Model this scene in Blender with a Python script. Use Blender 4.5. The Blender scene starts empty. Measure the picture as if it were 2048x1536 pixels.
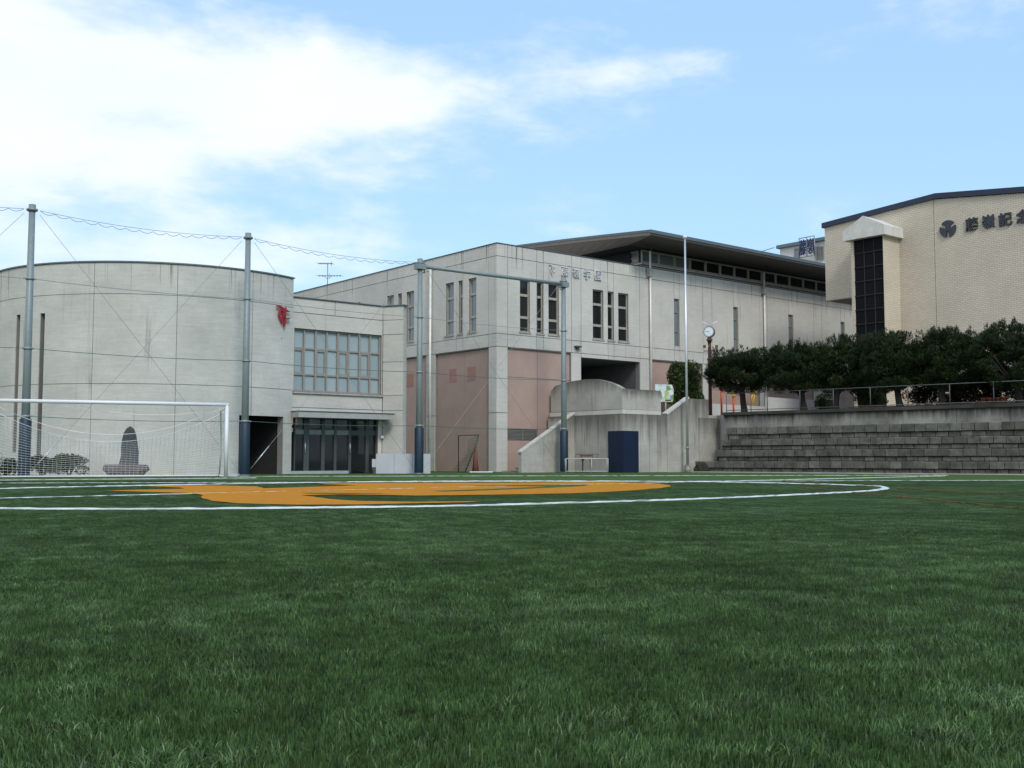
import bpy, bmesh, math, random
import numpy as np
from mathutils import Vector, Matrix
random.seed(7); RNG = np.random.default_rng(7)
SC = bpy.context.scene
COL = SC.collection
rad = math.radians
# ------------------------------------------------------------------ camera
F, CX, CY, HCAM = 2162.0, 1024.0, 768.0, 0.60
PITCH = math.atan(152.0 / F)
cd = bpy.data.cameras.new('camera'); cam = bpy.data.objects.new('camera', cd); COL.objects.link(cam)
cam.location = (0, 0, HCAM); cam.rotation_euler = (math.pi / 2 + PITCH, 0, 0)
cd.sensor_width = 36.0; cd.lens = 36.0 * F / 2048.0; cd.clip_start = 0.05; cd.clip_end = 3000
SC.camera = cam
# ------------------------------------------------------------------ world, sun, exposure
SUN_AZ, SUN_EL = rad(162), rad(42)          # azimuth clockwise from +Y (behind the camera, to the right)
SKY_STRENGTH = 0.115
wd = bpy.data.worlds.new('World'); SC.world = wd; wd.use_nodes = True
def build_sky():
    nt = wd.node_tree; N = nt.nodes; N.clear(); L = nt.links
    def nd(t, **k):
        n = N.new(t)
        for a, b in k.items(): setattr(n, a, b)
        return n
    def mth(op, a, b=None, c=None, clamp=False):
        n = nd('ShaderNodeMath', operation=op, use_clamp=clamp)
        for i, v in enumerate((a, b, c)):
            if v is None: continue
            if isinstance(v, (int, float)): n.inputs[i].default_value = v
            else: L.new(v, n.inputs[i])
        return n.outputs[0]
    out = nd('ShaderNodeOutputWorld'); bg = nd('ShaderNodeBackground')
    sky = nd('ShaderNodeTexSky', sky_type='NISHITA'); sky.sun_disc = False
    sky.sun_elevation = SUN_EL; sky.sun_rotation = SUN_AZ
    sky.air_density = 1.0; sky.dust_density = 1.2; sky.ozone_density = 2.0; sky.altitude = 50
    tc = nd('ShaderNodeTexCoord'); sp = nd('ShaderNodeSeparateXYZ'); L.new(tc.outputs['Generated'], sp.inputs[0])
    X, Y, Z = sp.outputs
    az = mth('MULTIPLY', mth('ARCTAN2', X, Y), 57.2958)
    el = mth('MULTIPLY', mth('ARCSINE', Z), 57.2958)
    mp = nd('ShaderNodeMapping'); mp.inputs['Scale'].default_value = (1, 1, 2.6); L.new(tc.outputs['Generated'], mp.inputs[0])
    def noise(scale, det, rough, off=0.0, dist=0.0):
        n = nd('ShaderNodeTexNoise'); n.inputs['Scale'].default_value = scale; n.inputs['Detail'].default_value = det
        n.inputs['Roughness'].default_value = rough; n.inputs['Distortion'].default_value = dist
        if off:
            m2 = nd('ShaderNodeMapping'); m2.inputs['Location'].default_value = (off, off * .7, off * .3); L.new(mp.outputs[0], m2.inputs[0]); L.new(m2.outputs[0], n.inputs['Vector'])
        else: L.new(mp.outputs[0], n.inputs['Vector'])
        return n.outputs['Fac']
    n1 = noise(7.0, 8, .55, 3.1, .15); n2 = noise(16.0, 8, .6, 1.7, .3); n3 = noise(3.0, 5, .5, 5.3)
    # one bank of cloud: a wedge that thins out to the right, its top nearly level
    top = mth('SUBTRACT', mth('SUBTRACT', 22.9, mth('MULTIPLY', mth('ADD', az, 25.0), .055)), el)
    low = mth('SUBTRACT', el, mth('ADD', 19.6, mth('MULTIPLY', mth('SUBTRACT', az, 9.5), .30)))
    rgt = mth('SUBTRACT', 10.5, az)
    body = mth('MINIMUM', mth('MINIMUM', mth('MULTIPLY', top, .45), mth('MULTIPLY', low, .24)), mth('MULTIPLY', rgt, .16))
    body = mth('MAXIMUM', body, -1.6)
    v = mth('ADD', body, mth('MULTIPLY', mth('SUBTRACT', n1, .5), 3.6))
    v = mth('ADD', v, mth('MULTIPLY', mth('SUBTRACT', n2, .5), 1.5))
    bank = nd('ShaderNodeMapRange', interpolation_type='SMOOTHSTEP'); L.new(v, bank.inputs[0])
    bank.inputs[1].default_value = -.5; bank.inputs[2].default_value = 1.25; bank.inputs[4].default_value = .95
    # loose small clouds anywhere in the sky
    w = mth('ADD', mth('MULTIPLY', n1, .55), mth('ADD', mth('MULTIPLY', n3, .55), mth('MULTIPLY', n2, .25)))
    left = nd('ShaderNodeMapRange', interpolation_type='SMOOTHSTEP'); L.new(az, left.inputs[0])
    left.inputs[1].default_value = 6.0; left.inputs[2].default_value = -18.0; left.inputs[3].default_value = 0; left.inputs[4].default_value = .20
    w = mth('ADD', w, left.outputs[0])
    wisp = nd('ShaderNodeMapRange', interpolation_type='SMOOTHSTEP'); L.new(w, wisp.inputs[0])
    wisp.inputs[1].default_value = .72; wisp.inputs[2].default_value = .98; wisp.inputs[4].default_value = .75
    cov = mth('MAXIMUM', bank.outputs[0], wisp.outputs[0], clamp=True)
    cr = nd('ShaderNodeMix', data_type='RGBA')
    cr.inputs[6].default_value = (6.0, 6.8, 7.8, 1); cr.inputs[7].default_value = (7.5, 7.65, 7.9, 1); L.new(n1, cr.inputs[0])
    # the clear sky, lifted a little by thin high haze
    hz = nd('ShaderNodeMix', data_type='RGBA'); L.new(sky.outputs[0], hz.inputs[6]); hz.inputs[7].default_value = (4.3, 6.9, 10.0, 1)
    hz.inputs[0].default_value = .5
    mx = nd('ShaderNodeMix', data_type='RGBA'); L.new(cov, mx.inputs[0]); L.new(hz.outputs[2], mx.inputs[6]); L.new(cr.outputs[2], mx.inputs[7])
    L.new(mx.outputs[2], bg.inputs[0]); bg.inputs[1].default_value = SKY_STRENGTH
    L.new(bg.outputs[0], out.inputs[0])
build_sky()
ld = bpy.data.lights.new('sun', 'SUN'); sun = bpy.data.objects.new('sun', ld); COL.objects.link(sun)
ld.energy = 1.5; ld.angle = rad(14); ld.color = (1.0, .95, .87)
sdir = Vector((math.sin(SUN_AZ) * math.cos(SUN_EL), math.cos(SUN_AZ) * math.cos(SUN_EL), math.sin(SUN_EL)))
sun.rotation_euler = (-sdir).to_track_quat('-Z', 'Y').to_euler(); sun.location = sdir * 60
vs = SC.view_settings; vs.view_transform = 'Standard'; vs.look = 'None'; vs.exposure = 0.34; vs.gamma = 1.0; vs.use_curve_mapping = False
SC.cycles.max_bounces = 6; SC.cycles.diffuse_bounces = 3; SC.cycles.transparent_max_bounces = 12; SC.cycles.caustics_reflective = False; SC.cycles.caustics_refractive = False
# ------------------------------------------------------------------ pixel -> place helpers
def ray(px, py):
    u = (px - CX) / F; v = (CY - py) / F
    return Vector((u, math.cos(PITCH) - v * math.sin(PITCH), math.sin(PITCH) + v * math.cos(PITCH)))
CAMP = Vector((0, 0, HCAM))
def ground(px, py, z=0.0):
    d = ray(px, py); return CAMP + d * ((z - HCAM) / d.z)
def at_depth(px, py, Y):
    d = ray(px, py); return CAMP + d * (Y / d.y)
class Fac:
    """an upright plane: O origin, U along it, N out of it (all 2-D)"""
    def __init__(s, O, U, N): s.O, s.U, s.N = Vector(O[:2]), Vector(U[:2]), Vector(N[:2])
    def p(s, u, z, d=0.0):
        q = s.O + s.U * u + s.N * d; return (q.x, q.y, z)
    def uz(s, px, py, d=0.0):
        r = ray(px, py); o = s.O + s.N * d
        t = o.dot(s.N) / (r.x * s.N.x + r.y * s.N.y); P = CAMP + r * t
        return ((Vector((P.x, P.y)) - s.O).dot(s.U), P.z)
    def u(s, px, py=800, d=0.0): return s.uz(px, py, d)[0]
    def z(s, px, py, d=0.0): return s.uz(px, py, d)[1]
    def off(s, d, u=0): return Fac(s.O + s.N * d + s.U * u, s.U, s.N)
# ------------------------------------------------------------------ materials
MATS = {}
def principled(name):
    m = bpy.data.materials.new(name); m.use_nodes = True; nt = m.node_tree
    b = nt.nodes['Principled BSDF']; MATS[name] = m
    return m, nt, b
def mat(name, col, rough=.6, metal=0.0, var=.12, scale=3.0, bump=0.0, bscale=40.0, spec=.5, stretch=(1, 1, 1), objvar=0.0):
    m, nt, b = principled(name); N, L = nt.nodes, nt.links
    b.inputs['Roughness'].default_value = rough; b.inputs['Metallic'].default_value = metal; b.inputs['Specular IOR Level'].default_value = spec
    g = N.new('ShaderNodeNewGeometry'); mp = N.new('ShaderNodeMapping'); mp.inputs['Scale'].default_value = stretch
    L.new(g.outputs['Position'], mp.inputs[0])
    n = N.new('ShaderNodeTexNoise'); n.inputs['Scale'].default_value = scale; n.inputs['Detail'].default_value = 6; n.inputs['Roughness'].default_value = .6
    L.new(mp.outputs[0], n.inputs['Vector'])
    mr = N.new('ShaderNodeMapRange'); L.new(n.outputs['Fac'], mr.inputs[0]); mr.inputs[1].default_value = .3; mr.inputs[2].default_value = .7
    mr.inputs[3].default_value = 1 - var; mr.inputs[4].default_value = 1 + var
    val = mr.outputs[0]
    if objvar:
        oi = N.new('ShaderNodeObjectInfo'); m2 = N.new('ShaderNodeMapRange'); L.new(oi.outputs['Random'], m2.inputs[0])
        m2.inputs[3].default_value = 1 - objvar; m2.inputs[4].default_value = 1 + objvar
        mu = N.new('ShaderNodeMath'); mu.operation = 'MULTIPLY'; L.new(val, mu.inputs[0]); L.new(m2.outputs[0], mu.inputs[1]); val = mu.outputs[0]
    vm = N.new('ShaderNodeVectorMath'); vm.operation = 'SCALE'; vm.inputs[0].default_value = col; L.new(val, vm.inputs['Scale'])
    L.new(vm.outputs[0], b.inputs['Base Color'])
    if bump:
        n2 = N.new('ShaderNodeTexNoise'); n2.inputs['Scale'].default_value = bscale; n2.inputs['Detail'].default_value = 4; L.new(mp.outputs[0], n2.inputs['Vector'])
        bp = N.new('ShaderNodeBump'); bp.inputs['Strength'].default_value = bump; bp.inputs['Distance'].default_value = .02
        L.new(n2.outputs['Fac'], bp.inputs['Height']); L.new(bp.outputs[0], b.inputs['Normal'])
    return m
def concrete(name, col, dirt=(.16, .15, .13), streak=.5, blot=.10, objvar=.035, grain=.05, edge=0.0, drip=None):
    """cast concrete: cloudy tone, form-board grain, rain streaks that run down in strips"""
    m, nt, b = principled(name); N, L = nt.nodes, nt.links
    b.inputs['Roughness'].default_value = .85; b.inputs['Specular IOR Level'].default_value = .25
    g = N.new('ShaderNodeNewGeometry')
    def noise(sc, scale, det=5, rough=.6):
        mp = N.new('ShaderNodeMapping'); mp.inputs['Scale'].default_value = sc; L.new(g.outputs['Position'], mp.inputs[0])
        n = N.new('ShaderNodeTexNoise'); n.inputs['Scale'].default_value = scale; n.inputs['Detail'].default_value = det; n.inputs['Roughness'].default_value = rough
        L.new(mp.outputs[0], n.inputs['Vector']); return n.outputs['Fac']
    def rng(s, a, c, lo, hi):
        r = N.new('ShaderNodeMapRange'); L.new(s, r.inputs[0]); r.inputs[1].default_value = a; r.inputs[2].default_value = c; r.inputs[3].default_value = lo; r.inputs[4].default_value = hi; return r.outputs[0]
    def mul(a, c):
        n = N.new('ShaderNodeMath'); n.operation = 'MULTIPLY'; L.new(a, n.inputs[0]); L.new(c, n.inputs[1]); return n.outputs[0]
    cloud = rng(noise((1, 1, 1), .55, 6, .65), .3, .7, 1 - blot, 1 + blot)
    brd = rng(noise((.6, .6, 5), 2.2, 4, .6), .3, .7, 1 - grain, 1 + grain)
    fine = rng(noise((1, 1, 1), 14, 3, .7), .3, .7, .95, 1.05)
    oi = N.new('ShaderNodeObjectInfo'); ov = rng(oi.outputs['Random'], 0, 1, 1 - objvar, 1 + objvar)
    tone = mul(mul(cloud, brd), mul(fine, ov))
    vm = N.new('ShaderNodeVectorMath'); vm.operation = 'SCALE'; vm.inputs[0].default_value = col; L.new(tone, vm.inputs['Scale'])
    st = mul(rng(noise((1, 1, .035), 6.5, 4, .5), .60, .70, 0, 1), rng(noise((1, 1, .35), 1.1, 3, .5), .48, .64, 0, streak))
    if drip:   # dark runs that start at the roof edge
        sz0 = N.new('ShaderNodeSeparateXYZ'); L.new(g.outputs['Position'], sz0.inputs[0])
        wz = N.new('ShaderNodeMath'); wz.operation = 'MULTIPLY_ADD'; L.new(noise((1, 1, .0), 2.1, 2, .5), wz.inputs[0]); wz.inputs[1].default_value = 2.2 * drip[1]; L.new(sz0.outputs[2], wz.inputs[2])
        dr = mul(rng(noise((1, 1, .012), 5.2, 3, .6), .60, .66, 0, .8), rng(wz.outputs[0], drip[0] + .35 * drip[1], drip[0] + 1.15 * drip[1], 0, 1))
        mx3 = N.new('ShaderNodeMath'); mx3.operation = 'MAXIMUM'; L.new(st, mx3.inputs[0]); L.new(dr, mx3.inputs[1]); st = mx3.outputs[0]
    if edge:
        tcn = N.new('ShaderNodeTexCoord'); sz = N.new('ShaderNodeSeparateXYZ'); L.new(tcn.outputs['Generated'], sz.inputs[0])
        wob = N.new('ShaderNodeMath'); wob.operation = 'MULTIPLY_ADD'; L.new(noise((1, 1, .05), 4.0, 5, .65), wob.inputs[0]); wob.inputs[1].default_value = .9; L.new(sz.outputs[2], wob.inputs[2])
        ed = rng(wob.outputs[0], .98, 1.42, 0, edge); mx2 = N.new('ShaderNodeMath'); mx2.operation = 'MAXIMUM'; L.new(st, mx2.inputs[0]); L.new(ed, mx2.inputs[1]); st = mx2.outputs[0]
    mx = N.new('ShaderNodeMix'); mx.data_type = 'RGBA'; L.new(st, mx.inputs[0]); L.new(vm.outputs[0], mx.inputs[6]); mx.inputs[7].default_value = (*dirt, 1)
    L.new(mx.outputs[2], b.inputs['Base Color'])
    bp = N.new('ShaderNodeBump'); bp.inputs['Strength'].default_value = .25; bp.inputs['Distance'].default_value = .02
    L.new(noise((1, 1, 2), 6, 5, .6), bp.inputs['Height']); L.new(bp.outputs[0], b.inputs['Normal'])
    return m
CON = concrete('concrete_panel', (.53, .515, .465), streak=.4, drip=(11.0, 1.0))
CON2 = concrete('concrete_rotunda', (.50, .495, .45), streak=.45, blot=.13, drip=(8.0, 1.3), grain=.07)
CON3 = concrete('concrete_weathered', (.42, .40, .355), dirt=(.085, .078, .066), streak=1.0, blot=.22, edge=.8)
CON4 = concrete('concrete_old_wall', (.23, .23, .205), dirt=(.035, .035, .03), streak=1.0, blot=.55, edge=1.0)
JOINT = mat('joint_filler', (.21, .205, .19), .9)
WALLIN = mat('plain_render', (.36, .36, .34), .9)
PINK = mat('pink_render', (.385, .275, .228), .9, var=.07, scale=1.2, bump=.1, objvar=.03)
PINKD = mat('pink_patch', (.34, .185, .15), .9, var=.06)
FRAME = mat('bronze_window_frame', (.27, .25, .22), .55, var=.08)
FRAMED = mat('dark_door_frame', (.055, .065, .06), .45, var=.1)
def glass(name, col, rough=.06, spec=.6, alpha=None):
    m, nt, b = principled(name); N, L = nt.nodes, nt.links
    oi = N.new('ShaderNodeObjectInfo'); r = N.new('ShaderNodeMapRange'); L.new(oi.outputs['Random'], r.inputs[0]); r.inputs[3].default_value = .9; r.inputs[4].default_value = 1.1
    vm = N.new('ShaderNodeVectorMath'); vm.operation = 'SCALE'; vm.inputs[0].default_value = col; L.new(r.outputs[0], vm.inputs['Scale']); L.new(vm.outputs[0], b.inputs['Base Color'])
    b.inputs['Roughness'].default_value = rough; b.inputs['Specular IOR Level'].default_value = spec
    if alpha is not None: b.inputs['Alpha'].default_value = alpha
    return m
GLASS = glass('window_glass_dark', (.014, .018, .019), .06, .35)
GLASSB = glass('black_glass', (.010, .011, .012), .5, .05)
GLASSL = glass('window_glass_painted_sky', (.17, .21, .225), .1)  # pale blue-grey base colour stands in for the sky reflected in panes
GLASSC = glass('curtained_glass', (.30, .37, .385), .2, .3)
GLASSD = glass('door_glass', (.02, .025, .024), .03, .5, .45)
LEADD = mat('metal_flashing', (.11, .14, .145), .5, .2)
TEAL = mat('grey_green_steel', (.21, .25, .25), .5, .15, var=.1, scale=6)
ALU = mat('aluminium', (.62, .64, .66), .35, .6, var=.05)
WHITE = mat('white_paint', (.72, .73, .74), .4, var=.04)
PANELW = mat('pale_grey_board', (.47, .49, .51), .5, var=.04)
PADB = mat('pole_pad_vinyl', (.007, .024, .045), .5, var=.2, scale=8)
BLUE = mat('blue_vinyl', (.006, .015, .04), .45, var=.2, scale=8)
WIRE = mat('galvanised_wire', (.25, .28, .28), .5, .3)
WIREG = mat('green_wire', (.05, .13, .10), .5, .1)
RED = mat('red_emblem', (.34, .025, .04), .4, var=.1)
SILV = mat('white_metal_letter', (.66, .66, .66), .4, .2)
DARKL = mat('dark_bronze_letter', (.035, .04, .055), .4, .3)
SOFFB = mat('brown_roof_board', (.17, .145, .125), .7, var=.08)
ROOFD = mat('dark_roof_metal', (.07, .085, .09), .5, .3)
BARK = mat('bark', (.018, .015, .012), .95, var=.35, scale=9, bump=.6, bscale=20, stretch=(1, 1, .3))
STONE = mat('black_stone', (.045, .055, .055), .5, var=.2, scale=5, bump=.2)
ROCK = mat('pedestal_rock', (.105, .085, .085), .85, var=.3, scale=5, bump=.6, bscale=9)
BRN = mat('dark_red_brown_steel', (.075, .035, .032), .5, .1)
ORANGE = mat('orange_paint', (.55, .075, .03), .5)
YELLOW = mat('yellow_paint', (.62, .42, .03), .5)
CREAM = mat('cream_plastic', (.52, .47, .30), .5)
TERRA = mat('terracotta', (.36, .09, .045), .8)
BRICKRED = mat('red_brick_edging', (.16, .085, .065), .9, var=.25, scale=6)
PAVE = mat('pale_paving', (.40, .39, .37), .9, var=.1, scale=1.5)
RAMPW = mat('white_rendered_wall', (.50, .49, .47), .85, var=.06)
SOIL = mat('dark_soil', (.035, .03, .024), 1.0, var=.4, scale=7, bump=.8, bscale=20)
BLOCK = mat('terrace_block', (.105, .103, .086), .92, var=.42, scale=3.2, bump=.9, bscale=11, objvar=.34)
CORE = mat('terrace_core', (.03, .03, .026), .95, var=.3)
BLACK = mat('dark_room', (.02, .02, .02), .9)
def brick_mat():
    m, nt, b = principled('cream_brick'); N, L = nt.nodes, nt.links
    g = N.new('ShaderNodeNewGeometry'); d = N.new('ShaderNodeVectorMath'); d.operation = 'DOT_PRODUCT'; L.new(g.outputs['Position'], d.inputs[0])
    d.inputs[1].default_value = (RD.x + LD.x, RD.y + LD.y, 0)
    s = N.new('ShaderNodeSeparateXYZ'); L.new(g.outputs['Position'], s.inputs[0]); c = N.new('ShaderNodeCombineXYZ'); L.new(d.outputs['Value'], c.inputs[0]); L.new(s.outputs[2], c.inputs[1])
    t = N.new('ShaderNodeTexBrick'); L.new(c.outputs[0], t.inputs['Vector']); t.inputs['Scale'].default_value = 1
    t.inputs['Brick Width'].default_value = .26; t.inputs['Row Height'].default_value = .095; t.inputs['Mortar Size'].default_value = .012; t.inputs['Mortar Smooth'].default_value = .2
    t.inputs['Color1'].default_value = (.64, .57, .455, 1); t.inputs['Color2'].default_value = (.58, .51, .40, 1); t.inputs['Mortar'].default_value = (.40, .345, .27, 1)
    n = N.new('ShaderNodeTexNoise'); n.inputs['Scale'].default_value = .5; n.inputs['Detail'].default_value = 6; L.new(g.outputs['Position'], n.inputs['Vector'])
    r = N.new('ShaderNodeMapRange'); L.new(n.outputs['Fac'], r.inputs[0]); r.inputs[1].default_value = .3; r.inputs[2].default_value = .7; r.inputs[3].default_value = .93; r.inputs[4].default_value = 1.07
    v = N.new('ShaderNodeVectorMath'); v.operation = 'SCALE'; L.new(t.outputs[0], v.inputs[0]); L.new(r.outputs[0], v.inputs['Scale']); L.new(v.outputs[0], b.inputs['Base Color'])
    b.inputs['Roughness'].default_value = .8
    bp = N.new('ShaderNodeBump'); bp.inputs['Strength'].default_value = .5; bp.inputs['Distance'].default_value = .01; bp.invert = True
    L.new(t.outputs['Fac'], bp.inputs['Height']); L.new(bp.outputs[0], b.inputs['Normal'])
    return m
def leaf_mat(name, c1, c2, c3=None, rough=.6, patch=False):
    m, nt, b = principled(name); N, L = nt.nodes, nt.links
    a = N.new('ShaderNodeAttribute'); a.attribute_name = 'tone'
    r = N.new('ShaderNodeValToRGB'); r.color_ramp.elements[0].color = (*c1, 1); r.color_ramp.elements[1].color = (*c2, 1)
    if c3: e = r.color_ramp.elements.new(.93); e.color = (*c2, 1); r.color_ramp.elements[-1].color = (*c3, 1)
    L.new(a.outputs['Fac'], r.inputs[0])
    if patch:   # tone of the pile varies at random in patches
        g = N.new('ShaderNodeNewGeometry'); val = None
        for sc_, lo, hi in ((1.3, .84, 1.18), (5.0, .76, 1.26), (14.0, .62, 1.42)):
            n = N.new('ShaderNodeTexNoise'); n.inputs['Scale'].default_value = sc_; n.inputs['Detail'].default_value = 4; L.new(g.outputs['Position'], n.inputs['Vector'])
            q = N.new('ShaderNodeMapRange'); L.new(n.outputs['Fac'], q.inputs[0]); q.inputs[1].default_value = .32; q.inputs[2].default_value = .68; q.inputs[3].default_value = lo; q.inputs[4].default_value = hi
            if val is None: val = q.outputs[0]
            else:
                mu = N.new('ShaderNodeMath'); mu.operation = 'MULTIPLY'; L.new(val, mu.inputs[0]); L.new(q.outputs[0], mu.inputs[1]); val = mu.outputs[0]
        v = N.new('ShaderNodeVectorMath'); v.operation = 'SCALE'; L.new(r.outputs[0], v.inputs[0]); L.new(val, v.inputs['Scale']); L.new(v.outputs[0], b.inputs['Base Color'])
    else: L.new(r.outputs[0], b.inputs['Base Color'])
    b.inputs['Roughness'].default_value = rough; b.inputs['Specular IOR Level'].default_value = .3
    return m
LEAF = leaf_mat('juniper_leaf', (.006, .015, .003), (.023, .045, .007), (.06, .092, .018))
LEAFB = leaf_mat('shrub_leaf', (.016, .034, .008), (.055, .09, .022), (.17, .16, .03))
LEAFY = leaf_mat('yellowing_leaf', (.08, .07, .02), (.22, .16, .04), (.45, .25, .03))
LEAFR = leaf_mat('reddish_leaf', (.018, .012, .008), (.045, .028, .018), (.09, .045, .02))
def turf_sheet(name, col, rough=.9, var=.22, white=False):
    m, nt, b = principled(name); N, L = nt.nodes, nt.links
    b.inputs['Roughness'].default_value = rough; b.inputs['Specular IOR Level'].default_value = .15
    g = N.new('ShaderNodeNewGeometry')
    def noise(scale, det, sc=(1, 1, 1)):
        mp = N.new('ShaderNodeMapping'); mp.inputs['Scale'].default_value = sc; L.new(g.outputs['Position'], mp.inputs[0])
        n = N.new('ShaderNodeTexNoise'); n.inputs['Scale'].default_value = scale; n.inputs['Detail'].default_value = det; n.inputs['Roughness'].default_value = .7; L.new(mp.outputs[0], n.inputs['Vector']); return n.outputs['Fac']
    def rng(s, lo, hi):
        r = N.new('ShaderNodeMapRange'); L.new(s, r.inputs[0]); r.inputs[1].default_value = .3; r.inputs[2].default_value = .7; r.inputs[3].default_value = lo; r.inputs[4].default_value = hi; return r.outputs[0]
    a = rng(noise(14, 8, (1, .22, 1)), 1 - var, 1 + var); c = rng(noise(.6, 4), 1 - var * .45, 1 + var * .45)
    mu = N.new('ShaderNodeMath'); mu.operation = 'MULTIPLY'; L.new(a, mu.inputs[0]); L.new(c, mu.inputs[1])
    v = N.new('ShaderNodeVectorMath'); v.operation = 'SCALE'; v.inputs[0].default_value = col; L.new(mu.outputs[0], v.inputs['Scale']); L.new(v.outputs[0], b.inputs['Base Color'])
    bp = N.new('ShaderNodeBump'); bp.inputs['Strength'].default_value = .7; bp.inputs['Distance'].default_value = .02; L.new(noise(45, 4, (1, .5, 1)), bp.inputs['Height']); L.new(bp.outputs[0], b.inputs['Normal'])
    return m
TURF = turf_sheet('artificial_turf', (.055, .102, .024), var=.36)
TURFW = turf_sheet('white_turf', (.62, .66, .66), var=.12)
TURFO = turf_sheet('orange_turf', (.48, .19, .008), var=.12)
TURFR = turf_sheet('red_turf', (.135, .055, .02), var=.2)
# ------------------------------------------------------------------ mesh helpers
def empty(name, loc, label=None, cat=None, group=None):
    o = bpy.data.objects.new(name, None); COL.objects.link(o); o.location = loc; o.empty_display_size = .2
    o['T'] = 1
    return tag(o, label, cat, group)
def tag(o, label=None, cat=None, group=None, kind=None):
    if 'T' in o: del o['T']
    if label: o['label'] = label
    if cat: o['category'] = cat
    if group: o['group'] = group
    if kind: o['kind'] = kind
    return o
def link(name, me, m, parent=None):
    if m is not None and not me.materials: me.materials.append(m)
    o = bpy.data.objects.new(name, me); COL.objects.link(o)
    if parent is not None:
        o.parent = parent
        t = parent.location if parent.type == 'EMPTY' else Vector((0, 0, 0))
        o.matrix_parent_inverse = Matrix.Translation(-t)
    return o
class MB:
    def __init__(s): s.v = []; s.f = []; s.sm = []
    def add(s, vs, fs, smooth=False):
        b = len(s.v); s.v += [tuple(x) for x in vs]; s.f += [tuple(b + i for i in f) for f in fs]; s.sm += [smooth] * len(fs); return s
    def box(s, c, e, U=(1, 0), z=None):
        """box centred c=(x,y,z), half sizes e, first axis U in plan"""
        U = Vector((U[0], U[1])).normalized(); V = Vector((-U.y, U.x)); P = []
        for k in (-1, 1):
            for a, b2 in ((-1, -1), (1, -1), (1, 1), (-1, 1)):
                q = U * (a * e[0]) + V * (b2 * e[1]); P.append((c[0] + q.x, c[1] + q.y, c[2] + k * e[2]))
        return s.add(P, [(3, 2, 1, 0), (4, 5, 6, 7), (0, 1, 5, 4), (1, 2, 6, 5), (2, 3, 7, 6), (3, 0, 4, 7)])
    def fbox(s, fac, u0, u1, z0, z1, d0, d1):
        P = [fac.p(u, z, d) for d in (d0, d1) for u, z in ((u0, z0), (u1, z0), (u1, z1), (u0, z1))]
        return s.add(P, [(0, 3, 2, 1), (4, 5, 6, 7), (0, 1, 5, 4), (1, 2, 6, 5), (2, 3, 7, 6), (3, 0, 4, 7)])
    def fpoly(s, fac, pts, d0, d1):
        """polygon (u,z) extruded from d0 to d1"""
        n = len(pts); P = [fac.p(u, z, d) for d in (d0, d1) for u, z in pts]
        return s.add(P, [tuple(range(n))[::-1], tuple(range(n, 2 * n))] + [(i, (i + 1) % n, n + (i + 1) % n, n + i) for i in range(n)])
    def prism(s, pts, z0, z1):
        n = len(pts); P = [(p[0], p[1], z) for z in (z0, z1) for p in pts]
        return s.add(P, [tuple(range(n))[::-1], tuple(range(n, 2 * n))] + [(i, (i + 1) % n, n + (i + 1) % n, n + i) for i in range(n)])
    def tube(s, pts, r, n=8, cap=True, smooth=True):
        pts = [Vector(p) for p in pts]; rs = r if isinstance(r, (list, tuple)) else [r] * len(pts); P = []
        for i, p in enumerate(pts):
            t = (pts[min(i + 1, len(pts) - 1)] - pts[max(i - 1, 0)]).normalized()
            a = t.cross(Vector((0, 0, 1)) if abs(t.z) < .95 else Vector((1, 0, 0))).normalized(); b = t.cross(a)
            P += [p + (a * math.cos(2 * math.pi * k / n) + b * math.sin(2 * math.pi * k / n)) * rs[i] for k in range(n)]
        Fs = [(i * n + k, i * n + (k + 1) % n, (i + 1) * n + (k + 1) % n, (i + 1) * n + k) for i in range(len(pts) - 1) for k in range(n)]
        s.add(P, Fs, smooth)
        if cap: 
            b = len(s.v) - len(P); s.f += [tuple(b + k for k in range(n))[::-1], tuple(b + (len(pts) - 1) * n + k for k in range(n))]; s.sm += [False, False]
        return s
    def lathe(s, c, prof, n=16, smooth=True):
        P = [(c[0] + r * math.cos(2 * math.pi * k / n), c[1] + r * math.sin(2 * math.pi * k / n), c[2] + z) for r, z in prof for k in range(n)]
        s.add(P, [(i * n + k, i * n + (k + 1) % n, (i + 1) * n + (k + 1) % n, (i + 1) * n + k) for i in range(len(prof) - 1) for k in range(n)], smooth)
        b = len(s.v) - len(P); s.f += [tuple(b + k for k in range(n))[::-1], tuple(b + (len(prof) - 1) * n + k for k in range(n))]; s.sm += [False, False]
        return s
    def mesh(s, name):
        me = bpy.data.meshes.new(name); me.from_pydata(s.v, [], s.f); me.update()
        me.polygons.foreach_set('use_smooth', s.sm)
        bm = bmesh.new(); bm.from_mesh(me); bmesh.ops.recalc_face_normals(bm, faces=bm.faces); bm.to_mesh(me); bm.free()
        return me
    def build(s, name, m, parent=None): return link(name, s.mesh(name), m, parent)
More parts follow.
